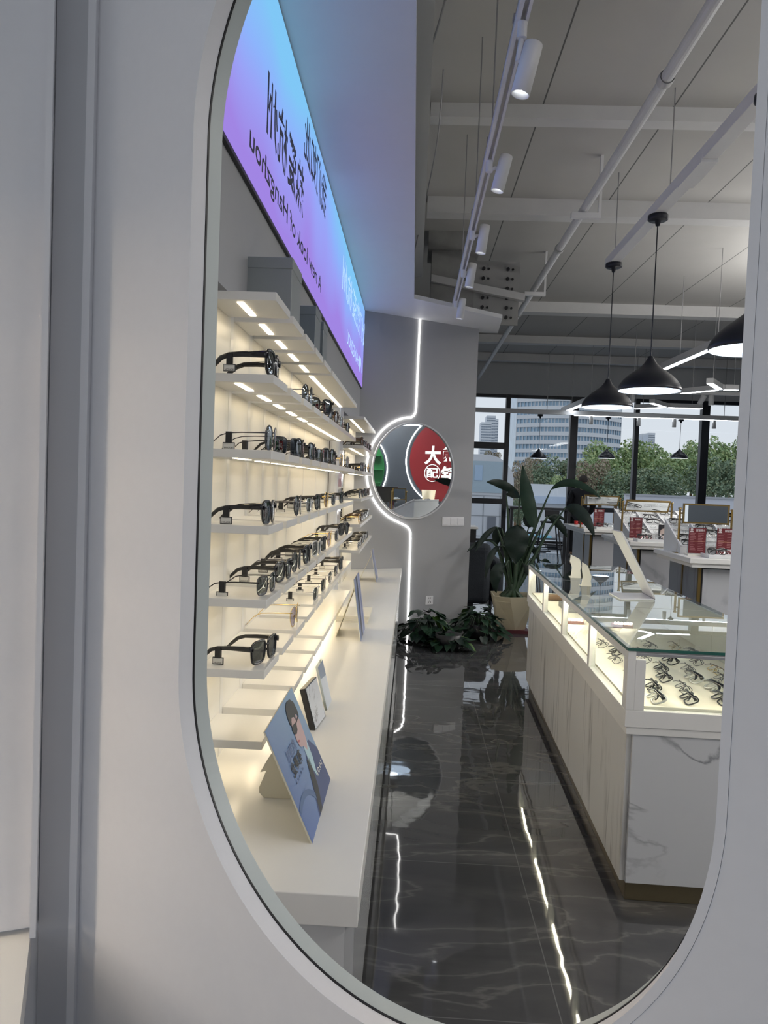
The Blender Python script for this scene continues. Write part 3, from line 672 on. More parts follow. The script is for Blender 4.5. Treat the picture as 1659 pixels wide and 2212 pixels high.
# ------------------------------------------------------------------ advertising screens
def screen_mat():
    m, N, L, P = _mat('screen_picture'); N.remove(P)
    tc = N.new('ShaderNodeTexCoord'); sx = N.new('ShaderNodeSeparateXYZ'); L.new(tc.outputs['Object'], sx.inputs[0])
    nz = N.new('ShaderNodeTexNoise'); nz.inputs['Scale'].default_value = 1.1; nz.inputs['Detail'].default_value = 1; L.new(tc.outputs['Object'], nz.inputs['Vector'])
    a = N.new('ShaderNodeMath'); a.operation = 'MULTIPLY_ADD'; a.inputs[1].default_value = .9; L.new(nz.outputs['Fac'], a.inputs[0])
    b = N.new('ShaderNodeMath'); b.operation = 'MULTIPLY_ADD'; b.inputs[1].default_value = 1.45; b.inputs[2].default_value = -.47; L.new(sx.outputs['Z'], b.inputs[0]); L.new(b.outputs[0], a.inputs[2])
    r = N.new('ShaderNodeValToRGB'); e = r.color_ramp.elements
    e[0].position = .08; e[0].color = (.36, .24, .78, 1); e[1].position = .95; e[1].color = (.22, .58, .93, 1)
    k = e.new(.42); k.color = (.33, .36, .93, 1); k = e.new(.66); k.color = (.27, .46, .98, 1)
    L.new(a.outputs[0], r.inputs[0])
    em = N.new('ShaderNodeEmission'); em.inputs[1].default_value = .82; L.new(r.outputs[0], em.inputs[0]); L.new(em.outputs[0], N['Material Output'].inputs[0])
    return m
SM = screen_mat(); ZS0, ZS1, XS = 2.165, 2.835, -.478
for (y0, y1, lab, nm) in ((1.30, 4.38, 'near blue and violet lit screen with black mirrored slogan above the shelves', 0), (4.39, 6.78, 'far blue and violet lit screen with pale mirrored lettering above the shelves', 1)):
    t = thing('advertising_screen', lab, 'screen', (XS, y0, ZS0), 0, 'lit screens above the shelves')
    MB().bx(-.492, XS - .003, y0, y1, ZS0 - .012, ZS1).build('casing', M['black_matte'], t)
    MB().bx(XS - .003, XS, y0 + .004, y1 - .004, ZS0, ZS1 - .004).build('display', SM, t)
    def line(mb, body, pr, pl, bold=0.):                  # pr: bottom right and top right pixels of the first letter, pl: of the last
        a = [aX(*p, XS + .002) for p in pr]; b = [aX(*p, XS + .002) for p in pl]
        z0 = (a[0].z + b[0].z) / 2; z1 = (a[1].z + b[1].z) / 2; ya = (a[0].y + a[1].y) / 2; yb = (b[0].y + b[1].y) / 2
        write(mb, body, (XS + .0012, ya, z0), (0, yb - ya, 0), (0, 0, z1 - z0), 0, bold)
    if nm == 0:
        for body, p, q, bo in (('A new look of Hangzhou', [(694, 645), (694, 596)], [(541, 338), (539, 262)], .012), ('热爱杭州', [(656, 472), (657, 362)], [(576, 300), (580, 150)], .018), ('我们如此', [(704, 478), (706, 388)], [(656, 338), (660, 246)], .014)):
            mb = MB(); line(mb, body, p, q, bo); mb.build('lettering', emit('ink_black', (.012, .012, .03), .0), t)
    else:
        pl = emit('pale_lettering', (.38, .58, .98), .85)
        for body, p, q, bo in (('我们热爱杭州', [(790, 752), (791, 708)], [(739, 640), (742, 548)], .01), ('I ♥ HANGZHOU', [(781, 808), (782, 778)], [(748, 750), (751, 706)], .01)):
            mb = MB(); line(mb, body, p, q, bo); mb.build('lettering', pl, t)
# ------------------------------------------------------------------ things on the counter
def board_stand(p0, p1, p2, p3, label, grp, art=None, leg=.14, m=None, fin=None):
    """printed card leaning back: p0 near foot, p1 far foot, p2 far top, p3 near top"""
    p0, p1, p2, p3 = [Vector(p) for p in (p0, p1, p2, p3)]
    t = thing('advertising_card', label, 'sign', (p0 + p1) / 2, 0, grp)
    nrm_ = (p1 - p0).cross(p3 - p0).normalized()
    if nrm_.x < 0: nrm_ = -nrm_
    MB().slab([p0, p1, p2, p3], -nrm_ * .0035).build('card', m or M['poster_back'], t)
    if art: art(t, p0, p1 - p0, p3 - p0, nrm_)
    a = p0.lerp(p1, .22); b = p0.lerp(p1, .78); top = (p3 - p0)
    A = a + top * .86 - nrm_ * .004; B = b + top * .86 - nrm_ * .004; C = Vector((b.x - leg, b.y, ZK)); D = Vector((a.x - leg, a.y, ZK))
    if fin: MB().slab(fin, (0, .003, 0)).build('easel_leg', M['poster_back'], t)
    else: MB().slab([A, B, C, D], Vector((-.003, 0, .001))).build('easel_leg', M['poster_back'], t)
    return t
def art_man(t, o, ux, uy, n):
    # u runs from the near edge (0) to the far edge (1), v from the foot up
    P = lambda u, v, k=1: o + ux * u + uy * v + n * (.0004 * k)
    def poly(pts, m, name, k): MB().add([P(u, v, k) for u, v in pts], [list(range(len(pts)))]).build(name, m, t)
    blue = None
    m, N, L, Pn = _mat('blue_backdrop_print'); tc = N.new('ShaderNodeTexCoord'); sx = N.new('ShaderNodeSeparateXYZ'); r = N.new('ShaderNodeValToRGB')
    L.new(tc.outputs['Generated'], sx.inputs[0]); ad = N.new('ShaderNodeMath'); ad.operation = 'MULTIPLY_ADD'; ad.inputs[1].default_value = .55; L.new(sx.outputs['Y'], ad.inputs[0])
    m2 = N.new('ShaderNodeMath'); m2.operation = 'MULTIPLY'; m2.inputs[1].default_value = .45; L.new(sx.outputs['Z'], m2.inputs[0]); L.new(m2.outputs[0], ad.inputs[2]); L.new(ad.outputs[0], r.inputs[0])
    r.color_ramp.elements[0].color = (.075, .13, .34, 1); r.color_ramp.elements[1].color = (.24, .38, .54, 1); L.new(r.outputs[0], Pn.inputs['Base Color']); Pn.inputs['Roughness'].default_value = .4
    poly([(0, 0), (1, 0), (1, 1), (0, 1)], m, 'printed_backdrop', 1)
    skin = mat('print_skin', (.52, .36, .36), .5); hair = mat('print_black', (.012, .015, .022), .5); coat = mat('print_navy', (.035, .06, .17), .5); shirt = mat('print_shirt', (.40, .58, .64), .5)
    steel = mat('print_steel_blue', (.08, .14, .28), .5)
    poly([(.36, .0), (.62, .44), (.73, .53), (.86, .50), (1, .34), (1, 0)], coat, 'printed_coat', 2)
    poly([(.40, .0), (.60, .42), (.68, .40), (.62, .16), (.50, .0)], hair, 'printed_lapel', 3)
    poly([(.66, .52), (.80, .52), (.78, .36), (.70, .20), (.64, .36)], shirt, 'printed_shirt', 3)
    poly([(.58, .57), (.56, .64), (.575, .69), (.585, .75), (.60, .80), (.68, .83), (.80, .80), (.84, .72), (.82, .62), (.80, .53), (.72, .46), (.67, .53), (.62, .545)], skin, 'printed_face', 4)
    poly([(.56, .80), (.575, .88), (.62, .945), (.70, .965), (.80, .95), (.87, .89), (.88, .80), (.85, .74), (.83, .78), (.78, .80), (.74, .755), (.72, .80), (.66, .82), (.62, .80), (.585, .76)], hair, 'printed_hair', 5)
    poly([(.555, .745), (.60, .765), (.66, .76), (.70, .75), (.84, .765), (.84, .752), (.71, .735), (.68, .69), (.62, .675), (.575, .69), (.56, .715)], hair, 'printed_sunglasses', 6)
    poly([(.572, .615), (.60, .625), (.63, .61), (.60, .60)], mat('print_lips', (.40, .08, .09), .5), 'printed_lips', 6)
    arc = [(.18 + .36 * math.cos(a), -.02 + .34 * math.sin(a)) for a in [math.pi * .16 + i * math.pi * .50 / 14 for i in range(15)]]
    inn = [(.18 + .31 * math.cos(a), -.02 + .29 * math.sin(a)) for a in [math.pi * .16 + i * math.pi * .50 / 14 for i in range(15)]]
    poly(arc + inn[::-1], steel, 'printed_hoop', 3)
    mb = MB(); write(mb, '有暴龙', P(.52, .47, 6), -ux * .34, uy * .12, 0, .02); mb.build('lettering', hair, t)
    mb = MB(); write(mb, '氛围感', P(.50, .60, 6), -ux * .30, uy * .10, 0, 0); [mb.add([P(.44 - .06 * i, .42, 6), P(.42 - .06 * i, .42, 6), P(.42 - .06 * i, .44, 6), P(.44 - .06 * i, .44, 6)], [(0, 1, 2, 3)]) for i in range(5)]; mb.build('small_lettering', mat('print_grey_blue', (.10, .15, .30), .5), t)
    mb = MB(); write(mb, '10.01', P(.93, .20, 6), -ux * .22, uy * .05, 0, .01); mb.build('date_lettering', M['label_white'], t)
fy = az(600, 1725, ZK).y; fin_ = [aY(*p, fy) for p in ((622, 1592), (605, 1600), (578, 1640), (562, 1668), (575, 1665), (560, 1700), (560, 1712), (569, 1727))] + [Vector((-.192, fy, ZK + .0005))]
fin_[7].z = ZK + .0005
board_stand((-.187, 1.63, ZK), (-.187, 1.993, ZK), (-.2985, 1.993, .80), (-.2985, 1.63, .80), 'large blue card with a man in sunglasses propped on the counter, nearest of the cards', 'propped cards on the counter', art_man, .2, None, fin_)
def art_stripes(t, o, ux, uy, n):
    for (u0, u1, c) in ((0, .25, (.20, .25, .40)), (.25, .5, (.05, .06, .10)), (.5, .72, (.33, .36, .52)), (.72, .86, (.10, .14, .34)), (.86, 1, (.42, .44, .55))):
        MB().add([o + ux * u0 + n * .0005, o + ux * u1 + n * .0005, o + ux * (u1 * .9 + .1) + uy + n * .0005, o + ux * (u0 * .9 + .1 if u0 else 0) + uy + n * .0005], [(0, 1, 2, 3)]).build('printed_figure', mat('print_tone', c, .4), t)
pA = az(779, 1386, ZK); pB = az(789, 1350, ZK)
hz_ = aY(763, 1252, pA.y).z
board_stand((pA.x, pA.y, ZK), (pA.x, pA.y + .36, ZK), (pA.x - .045, pA.y + .36, hz_), (pA.x - .045, pA.y, hz_), 'second card propped on the counter, with blue and grey stripes, beside the booklets', 'propped cards on the counter', art_stripes, .13, M['card_white'])
pA = az(813, 1258, ZK); hz_ = aY(801, 1191, pA.y).z
board_stand((pA.x, pA.y, ZK), (pA.x, pA.y + .3, ZK), (pA.x - .05, pA.y + .3, hz_), (pA.x - .05, pA.y, hz_), 'far dark card with a cream back propped on the counter by the angled wall', 'propped cards on the counter', art_stripes, .14)
# framed plaque and the acrylic leaflet behind it
pA = az(681, 1578, ZK); pB = az(704, 1546, ZK); hz_ = aY(659, 1488, pA.y)
t = thing('plaque', 'black-edged white plaque leaning on the counter behind the large blue card', 'sign', pA)
a, b = Vector((pA.x, pA.y, ZK)), Vector((pB.x, pB.y, ZK)); up = Vector((hz_.x - pA.x, 0, hz_.z - ZK)); back = Vector((-.018, 0, -.004))
MB().slab([a, b, b + up, a + up], back).build('block', M['black_gloss'], t, bevel=.002)
off = -back.normalized() * .0008
f = lambda u, v: a + (b - a) * u + up * v + off
pw = marble('plaque_print', (.62, .64, .68), (.18, .18, .2), .3, 14, .02)
MB().add([f(.03, .02), f(.97, .02), f(.97, .98), f(.03, .98)], [(0, 1, 2, 3)]).build('printed_face', pw, t)
mb = MB()
for k in range(4):
    q0 = f(.18, .22 + .045 * k) + off * .4; mb.add([q0, q0 + (b - a) * .30, q0 + (b - a) * .30 + up * .008, q0 + up * .008], [(0, 1, 2, 3)])
mb.build('printed_lines', M['grey_metal'], t)
pA = az(706, 1535, ZK); pB = az(715, 1516, ZK); hz_ = aY(685, 1441, pA.y)
t = thing('leaflet_stand', 'thin clear stand with a grey and white leaflet beside the black-edged plaque', 'stand', pA)
a = Vector((pA.x, pA.y, ZK)); b = Vector((pB.x, pB.y + .02, ZK)); up = Vector((hz_.x - pA.x, 0, hz_.z - ZK))
MB().slab([a, b, b + up, a + up], Vector((-.006, 0, 0))).build('holder', M['acrylic'], t)
f = lambda u, v: a + (b - a) * u + up * v + Vector((.001, 0, .0005))
MB().add([f(.04, .0), f(.96, .0), f(.96, .62), f(.04, .70)], [(0, 1, 2, 3)]).build('leaflet', mat('leaflet_pale', (.58, .62, .68), .5), t)
MB().add([f(.04, .70), f(.96, .62), f(.96, .98), f(.04, .98)], [(0, 1, 2, 3)]).build('leaflet_header', mat('leaflet_slate', (.24, .29, .38), .5), t)
# booklets behind the second card
pA = az(724, 1344, ZK); pB = az(794, 1347, ZK)
for k, lab in enumerate(('bottom', 'middle', 'top')):
    t = thing('booklet', '%s one of three white booklets stacked behind the second propped card' % lab, 'booklet', (pA.x, pA.y, ZK + .013 * k), 0, 'stacked booklets on the counter')
    x0, x1, y0 = pA.x, pB.x + .004 * k, (pA.y + pB.y) / 2; z = ZK + .013 * k
    MB().bx(x0, x1, y0, y0 + .32, z, z + .0025).bx(x0, x1, y0, y0 + .32, z + .0095, z + .012).build('cover', M['card_white'], t)
    MB().bx(x0 + .003, x1 - .003, y0 + .003, y0 + .317, z + .0025, z + .0095).build('pages', M['label_white'], t)
# ------------------------------------------------------------------ glass showcase on the right
CS = thing('glass_showcase', 'long glass-topped showcase with white frame and streaked marble front, right of the aisle', 'showcase', (.716, 2.49, 0), -math.radians(1.65))
CX_ = W[CS]; LEN, WID, TOP = 2.66, .60, .84
def cw_(x, y, z): return CX_ @ Vector((x, y, z))
def part(name, boxes, m, bevel=.0015, seg=2):
    mb = MB()
    for b in boxes: mb.bx(*b)
    return mb.build(name, m, CS, bevel=bevel, seg=seg, local=True)
part('plinth', [(.035, WID - .035, .03, LEN - .03, 0, .066)], M['brass_plinth'])
part('carcass', [(.030, WID - .02, .024, LEN - .024, .066, .560)], M['marble'])
for k in range(4):
    a = .024 + k * (LEN - .048) / 4
    d = part('front_panel', [(.014, .030, a + .0012, a + (LEN - .048) / 4 - .0012, .066, .555)], M['marble_front'])
part('end_panel', [(.030, WID - .02, .010, .024, .066, .560)], M['marble'])
part('lower_rail', [(0, WID, 0, LEN, .585, .640), (.006, WID, .004, LEN, .560, .585)], M['white_lac'])
YP = [0, .62, 1.27, 1.93, LEN]
for i, y in enumerate((.0, .600, 1.250, 1.910, LEN - .05)):
    w = .05 if i in (0, 4) else .036
    part('post', [(0, .026, y, y + w, .640, .806)], M['white_lac'])
part('end_post', [(.026, .058, 0, .022, .640, .806)], M['white_lac']); part('end_post', [(WID - .03, WID, 0, .026, .640, .834)], M['white_lac'])
part('end_post', [(0.026, .05, LEN - .022, LEN, .640, .806)], M['white_lac']); part('end_post', [(WID - .03, WID, LEN - .026, LEN, .640, .834)], M['white_lac'])
part('top_rail', [(0, .026, 0, LEN, .806, .834)], M['white_lac'])
part('end_top_rail', [(.026, WID, 0, .022, .829, .834), (.026, WID, 0, .0055, .818, .829)], M['grey_metal'])
part('back_panel', [(WID - .018, WID - .004, .026, LEN - .026, .640, .834)], mat('frosted_back', (.55, .57, .55), .3))
g = part('glass_top', [(-.002, WID, -.002, LEN, .834, .844)], M['top_glass'], 0)
part('glass_edge', [(-.0035, -.0022, -.0035, LEN, .8342, .8438), (-.0035, WID, -.0035, -.0022, .8342, .8438)], M['glass_edge'], 0)
for i in range(4):
    y0 = (.05, .636, 1.286, 1.946)[i]; y1 = (.600, 1.250, 1.910, LEN - .05)[i]
    part('side_pane', [(.010, .015, y0, y1, .640, .806)], M['case_glass'], 0)
part('end_pane', [(.058, WID - .03, .006, .011, .640, .822)], M['case_glass'], 0)
part('tray_floor', [(.030, WID - .02, .026, LEN - .026, .640, .650)], mat('cream_tray', (.84, .79, .67), .5, var=.02))
for i in range(4):
    y0 = (.06, .65, 1.30, 1.96)[i]; y1 = (.59, 1.24, 1.90, LEN - .06)[i]
    part('light_strip', [(.0165, .0255, y0, y1, .800, .8058)], M['led_case'], 0)
part('light_strip', [(.07, WID - .04, .0145, .020, .8225, .8285)], M['led_case'], 0)
for y, x in ((.88, .3), (1.77, .3)): part('glass_joint', [(0, WID, y - .001, y + .001, .8442, .8446)], M['grey_metal'], 0)
# eyeglasses on the lit tray, folded, two by two looking across the aisle
EP = {}
def eye(k):
    if k not in EP:
        a = dict(black=('square', M['black_gloss'], None), thin=('slim', M['gunmetal'], M['black_matte']), crystal=('bold', M['crystal'], M['black_gloss']), round=('round', M['gunmetal'], M['black_matte']), gold=('slim', M['gold'], M['tortoise']))[k]
        EP[k] = glasses('eyeglasses', a[0], a[1], M['clear'], a[2], folded=True); return EP[k], True
    return EP[k], False
EN = dict(black='black square eyeglasses', thin='thin dark metal eyeglasses', crystal='clear-framed black-armed eyeglasses', round='round dark wire eyeglasses', gold='thin gold eyeglasses')
rd = random.Random(4)
kinds = [['crystal', 'black', 'black', 'thin'], ['black', 'thin', 'crystal', 'round'], ['thin', 'black', 'crystal', 'thin'], ['black', 'black', 'thin', 'gold'], ['thin', 'round', 'black', 'thin'], ['black', 'thin', 'crystal', 'black'], ['round', 'black', 'thin', 'gold']]
COLN = ['aisle column', 'second column', 'third column', 'far column']
for r_ in range(7):
    for c_ in range(4):
        if r_ >= 5 and c_ in (1, 2) and (r_ + c_) % 2: continue
        k = kinds[r_][c_]; o, first = eye(k)
        if not first: o = tree_copy(o)
        p = cw_(.10 + c_ * .112 + (.03 if r_ % 2 else 0), .10 + r_ * .142 + c_ * .012, .6505)
        o.location = p; ang = math.pi - math.radians(1.65) + rd.uniform(-.10, .10)
        o.matrix_world = Matrix.Translation(p) @ Matrix.Rotation(ang, 4, 'Z') @ Matrix.Rotation(-1.12, 4, 'Y') @ Matrix.Translation((0, 0, .004))
        o.location = p + Vector((0, 0, .004)); o.rotation_euler = (Matrix.Rotation(ang, 4, 'Z') @ Matrix.Rotation(-1.12, 4, 'Y')).to_euler()
        o.scale = (.9, .9, .9)
        setp(o, '%s in the showcase, %s pair from its near end, %s' % (EN[k], ORD[r_], COLN[c_]), 'glasses', 'eyeglasses on the showcase tray')
# small things inside and on the showcase
p = cw_(.10, 1.52, .65); t = thing('display_case', 'small pink case with a row of lit beads inside the showcase, aisle side', 'case', p, 0, 'pink cases in the showcase')
def pink(t, p):
    MB().bx(p.x - .05, p.x + .05, p.y - .03, p.y + .03, p.z, p.z + .018).build('case', mat('dusty_pink', (.45, .26, .25), .5), t, bevel=.003)
    for k in range(6): MB().lathe([(0, .006), (.005, .004), (.006, 0), (.005, -.004), (0, -.006)], (p.x - .04 + k * .016, p.y - .022, p.z + .024), 10).build('bead', M['led_case'], t)
pink(t, p)
p = cw_(.34, 1.48, .65); t = thing('display_case', 'small pink case with a row of lit beads inside the showcase, back row', 'case', p, 0, 'pink cases in the showcase'); pink(t, p)
p = cw_(.13, 2.30, .65); t = thing('glasses_case', 'brown leather glasses case in the far end of the showcase', 'case', p)
MB().tube([p + Vector((-.07, 0, .018)), p + Vector((-.05, 0, .02)), p + Vector((.05, 0, .02)), p + Vector((.07, 0, .018))], [.010, .02, .02, .010], 12).build('shell', M['wood'], t)
p = cw_(.2, 1.98, .65); t = thing('display_riser', 'two grey steps holding glasses inside the showcase, third pane', 'riser', p)
mb = MB(); mb.bx(p.x - .08, p.x + .08, p.y - .12, p.y + .12, p.z, p.z + .03); mb.build('lower_step', M['grey_metal'], t); MB().bx(p.x - .05, p.x + .08, p.y - .08, p.y + .12, p.z + .03, p.z + .07).build('upper_step', M['grey_metal'], t)
# folding mirror seen from behind on the glass top
ZT = .8448
A, B, C, D = az(1316, 1282.5, ZT), az(1340, 1296, ZT), az(1413, 1297, ZT), az(1388, 1283, ZT)
t = thing('folding_mirror', 'white folding counter mirror leaning open on the glass top, back turned to us', 'mirror', (A + C) / 2)
MB().slab([A, B, C, D], (0, 0, .006)).build('base', M['white_metal'], t, bevel=.001)
Dv, Cv = D + Vector((0, 0, .007)), C + Vector((0, 0, .007))
Tn = aY(1341, 1149, C.y); Tf = aY(1320, 1144.5, D.y)
MB().slab([Dv, Cv, Tn, Tf], (.006, 0, .004)).build('panel', M['white_metal'], t, bevel=.001)
gm = (Tn - Cv) * .04; hx_ = Vector((.0062, 0, .0042)); MB().slab([Dv + gm + hx_, Cv + gm + hx_, Tn - gm + hx_, Tf - gm + hx_], (.0012, 0, .0008)).build('glass', M['mirror'], t)
MB().cyl(Dv - Vector((0, 0, .002)), Cv - Vector((0, 0, .002)), .005, 10).build('hinge', M['grey_metal'], t)
# two white cut-out card stands
for (pts, lab) in (([(1232, 1248), (1255.5, 1251), (1253.5, 1232), (1256, 1224), (1253, 1208), (1233, 1198), (1231, 1212), (1236, 1226)], 'left one of two white cut-out cards standing on the far end of the glass top'),
                   ([(1254.6, 1266), (1277.5, 1274), (1276, 1256), (1278, 1246), (1270, 1222), (1257.5, 1214), (1257, 1228), (1259, 1246)], 'right one of two white cut-out cards standing on the far end of the glass top')):
    b = az(*pts[0], ZT); Yc = b.y; q = [aY(*p, Yc) for p in pts]; q[0].z = q[1].z = ZT
    t = thing('card_stand', lab, 'card', b, 0, 'white cards on the glass top')
    MB().slab(q, (0, .003, 0)).build('card', M['card_white'], t)
    MB().slab([q[0] + Vector((.004, .003, 0)), q[1] + Vector((-.004, .003, 0)), q[1] + Vector((-.004, .07, 0)), q[0] + Vector((.004, .07, 0))], (0, 0, .003)).build('foot', M['card_white'], t)
# ------------------------------------------------------------------ display tables, their mirrors, signs and racks
ZTB = .90
tabm = marble('table_marble', (.48, .49, .51), (.16, .16, .18), .3, 1.2, .03)
tab_shaded = marble('table_marble_shaded', (.20, .22, .25), (.10, .10, .12), .3, 1.2, .03)  # same marble as the fronts, with the sides' shade put into the colour
TAB = [(1.93, 5.36, 3.0, 6.17, 'nearest'), (1.935, 6.85, 3.6, 7.88, 'middle'), (1.95, 8.76, 4.5, 9.90, 'farthest')]
for (x0, y0, x1, y1, w) in TAB:
    t = thing('display_table', 'white-topped marble display table, the %s of the three in line' % w, 'table', ((x0 + x1) / 2, (y0 + y1) / 2, 0), 0, 'marble display tables')
    MB().bx(x0, x1, y0, y1, ZTB - .035, ZTB).build('tabletop', M['white_lac'], t, bevel=.003)
    MB().bx(x0 + .02, x1, y0 + .02, y1 - .02, ZTB - .065, ZTB - .035).build('top_moulding', M['white_lac'], t, bevel=.004)
    bx0, by0 = x0 + .10, y0 + .10
    MB().bx(bx0 + .012, x1 - .1, by0 + .012, y1 - .1, .02, ZTB - .065).build('base', M['black_matte'], t)
    MB().bx(bx0, bx0 + .012, by0 + .03, y1 - .1, .04, ZTB - .08).build('side_panel', tab_shaded, t)
    MB().bx(bx0 + .03, x1 - .1, by0, by0 + .012, .04, ZTB - .08).build('front_panel', tabm, t)
    for (cx_, cy_) in ((bx0 + .006, by0 + .006), (bx0 + .004, by0 + .32)):
        MB().bx(cx_ - .010, cx_ + .010, cy_ - .010, cy_ + .010, 0, ZTB - .066).build('edge_trim', M['gold_trim'], t)
def table_mirror(x0, x1, y, z0, z1, tilt, label, glassm=None):
    t = thing('table_mirror', label, 'mirror', ((x0 + x1) / 2, y, ZTB), 0, 'brass-framed table mirrors')
    zc = (z0 + z1) / 2; h = (z1 - z0) / 2; X = Matrix.Translation((0, y, zc)) @ Matrix.Rotation(tilt, 4, 'X')
    mb = MB(); b = .012
    for a in ((x0, x1, -.008, .008, h - b, h), (x0, x1, -.008, .008, -h, -h + b), (x0, x0 + b, -.008, .008, -h + b, h - b), (x1 - b, x1, -.008, .008, -h + b, h - b)): mb.bx(*a, 0, X)
    mb.build('frame', M['brass'], t)
    MB().bx(x0 + b, x1 - b, -.004, .004, -h + b, h - b, 0, X).build('glass', glassm or M['mirror'], t)
    for x in (x0 - .022, x1 + .022):
        mb = MB(); mb.cyl((x, y, ZTB + .0), (x, y, zc + .03), .009, 10); mb.lathe([(0, .012), (.014, .010), (.014, 0)], (x, y, zc + .03), 10); mb.bx(x - .03, x + .03, y - .03, y + .03, ZTB, ZTB + .006)
        mb.cyl((x - .005, y, zc), (x + .022 if x < x0 else x - .022, y, zc), .006, 8)
        mb.build('post', M['brass'], t)
pb = az(1465, 1194, ZTB); Ym = pb.y
a = aY(1474, 1130, Ym); b = aY(1474, 1087, Ym)
table_mirror(a.x, a.x + .34, Ym, a.z, b.z, 0.0, 'brass-framed table mirror showing dark reflections, on the nearest display table')
Ym = 7.05; a = aY(1350, 1106, Ym); b = aY(1355, 1077, Ym); c = aY(1446, 1095, Ym)
table_mirror(a.x, c.x, Ym, a.z, b.z, .60, 'tilted brass-framed table mirror reflecting glasses, on the middle display table')
Ym = 9.0; a = aY(1260, 1092, Ym); b = aY(1262, 1067, Ym); c = aY(1336, 1082, Ym)
table_mirror(a.x, c.x, Ym, a.z, b.z, .60, 'tilted brass-framed table mirror reflecting glasses, on the farthest display table')
signw = mat('sign_print', (.62, .55, .55), .5); signp = mat('sign_print_dim', (.42, .20, .21), .5)
def price_sign(px0, px1, py0, py1, Y, label):
    a = aY(px0, py1, Y); b = aY(px1, py0, Y); x0, x1, z1 = a.x, b.x, b.z; z0 = ZTB + .012
    t = thing('price_sign', label, 'sign', ((x0 + x1) / 2, Y, ZTB), 0, 'red price signs on the display tables')
    MB().bx(x0 - .006, x1 + .006, Y, Y + .006, z0, z1).build('holder', M['acrylic'], t)
    MB().bx(x0 - .01, x1 + .01, Y - .03, Y + .05, ZTB, z0).build('foot', M['card_white'], t)
    MB().bx(x0, x1, Y - .0015, Y, z0 + .004, z1 - .006).build('card', M['red_card'], t)
    w, h = x1 - x0, z1 - z0; yy = Y - .0022
    mb = MB(); write(mb, '大熊配镜', (x1 - w * .07, yy, z1 - h * .17), (-w * .52, 0, 0), (0, 0, h * .10), 0, .02)
    # seated-bear emblem drawn as a rounded badge over a base line
    for (cx_, cz_, r) in ((.16, .90, .075), (.10, .955, .025), (.22, .955, .025)): mb.add([(x0 + w * cx_ + w * r * math.cos(k * .524), yy, z0 + h * cz_ + w * r * math.sin(k * .524)) for k in range(12)], [list(range(12))])
    mb.add([(x0 + w * .05, yy, z0 + h * .80), (x0 + w * .27, yy, z0 + h * .80), (x0 + w * .24, yy, z0 + h * .85), (x0 + w * .08, yy, z0 + h * .85)], [(0, 1, 2, 3)])
    mb.build('lettering', signw, t)
    mb = MB(); r = random.Random(px0 if isinstance(px0, int) else 3)
    for k in range(11):
        zz = z0 + h * (.76 - .062 * k)
        for u0 in (.08, .54):
            l = r.uniform(.18, .36); mb.add([(x0 + w * u0, yy, zz), (x0 + w * (u0 + l), yy, zz), (x0 + w * (u0 + l), yy, zz + h * .014), (x0 + w * u0, yy, zz + h * .014)], [(0, 1, 2, 3)])
    mb.build('small_print', signp, t)
    mb = MB(); mb.add([(x0 + w * .05, yy - .0003, z0 + h * .46), (x1 - w * .07, yy - .0003, z0 + h * .46), (x1 - w * .07, yy - .0003, z0 + h * .475), (x0 + w * .05, yy - .0003, z0 + h * .475)], [(0, 1, 2, 3)]).build('printed_band', mat('sign_gold', (.42, .22, .13), .5), t)
price_sign(1486, 1526, 1139, 1192, 5.62, 'red price sign in front of the mirror on the nearest display table, left of two')
price_sign(1547, 1590, 1141, 1190, 5.66, 'red price sign on the nearest display table, right of two, cut by the mirror edge')
price_sign(1359, 1388, 1117, 1158, 7.14, 'red price sign on the middle display table, beside the round pink cards')
price_sign(1282, 1306, 1099, 1129, 9.06, 'red price sign on the farthest display table, under the leaf tip')
# round pink cut-out cards and the portrait card
for k, (px, lab) in enumerate(((1391, 'left one of two round pink cards on the middle display table'), (1402, 'right one of two round pink cards on the middle display table'))):
    c = aY(px, 1152, 7.12); t = thing('round_card', lab, 'card', (c.x, c.y, ZTB), 0, 'round pink cards')
    R = .027; zc = ZTB + R
    MB().cyl((c.x, c.y, zc), (c.x, c.y + .004, zc), R, 24).build('disc', mat('pink_card', (.50, .20, .22), .5), t)
    MB().cyl((c.x + .003, c.y - .0012, zc), (c.x + .003, c.y, zc), R * .55, 20).build('white_patch', M['label_white'], t); MB().cyl((c.x - .003, c.y - .002, zc), (c.x - .003, c.y - .0012, zc), R * .28, 16).build('dark_dot', M['black_matte'], t)
a = aY(1422, 1159, 7.16); b = aY(1447, 1134, 7.16)
t = thing('portrait_card', 'square photo card of a dark-haired woman on the middle display table', 'card', (a.x, a.y, ZTB))
w, h = b.x - a.x, b.z - ZTB; P = lambda u, v, k=0: (a.x + w * u, a.y - .0006 * k, ZTB + h * v)
MB().bx(a.x, b.x, a.y, a.y + .008, ZTB, b.z).build('card', mat('print_dark', (.02, .022, .03), .4), t)
MB().add([P(.55, .02, 1), P(.98, .02, 1), P(.98, .75, 1), P(.75, .4, 1)], [(0, 1, 2, 3)]).build('printed_ground', mat('print_sage', (.25, .30, .28), .5), t)
MB().add([P(u, v, 2) for u, v in ((.16, .62), (.14, .45), (.22, .25), (.36, .12), (.48, .12), (.62, .28), (.78, .52), (.82, .72), (.72, .84), (.45, .86), (.25, .76))], [list(range(11))]).build('printed_face', mat('print_pale_skin', (.50, .40, .36), .5), t)
MB().add([P(u, v, 3) for u, v in ((.2, .68), (.34, .74), (.60, .80), (.74, .70), (.86, .80), (.78, .95), (.55, 1), (.3, .96), (.14, .84))], [list(range(9))]).build('printed_hair', mat('print_hair', (.012, .012, .018), .5), t)
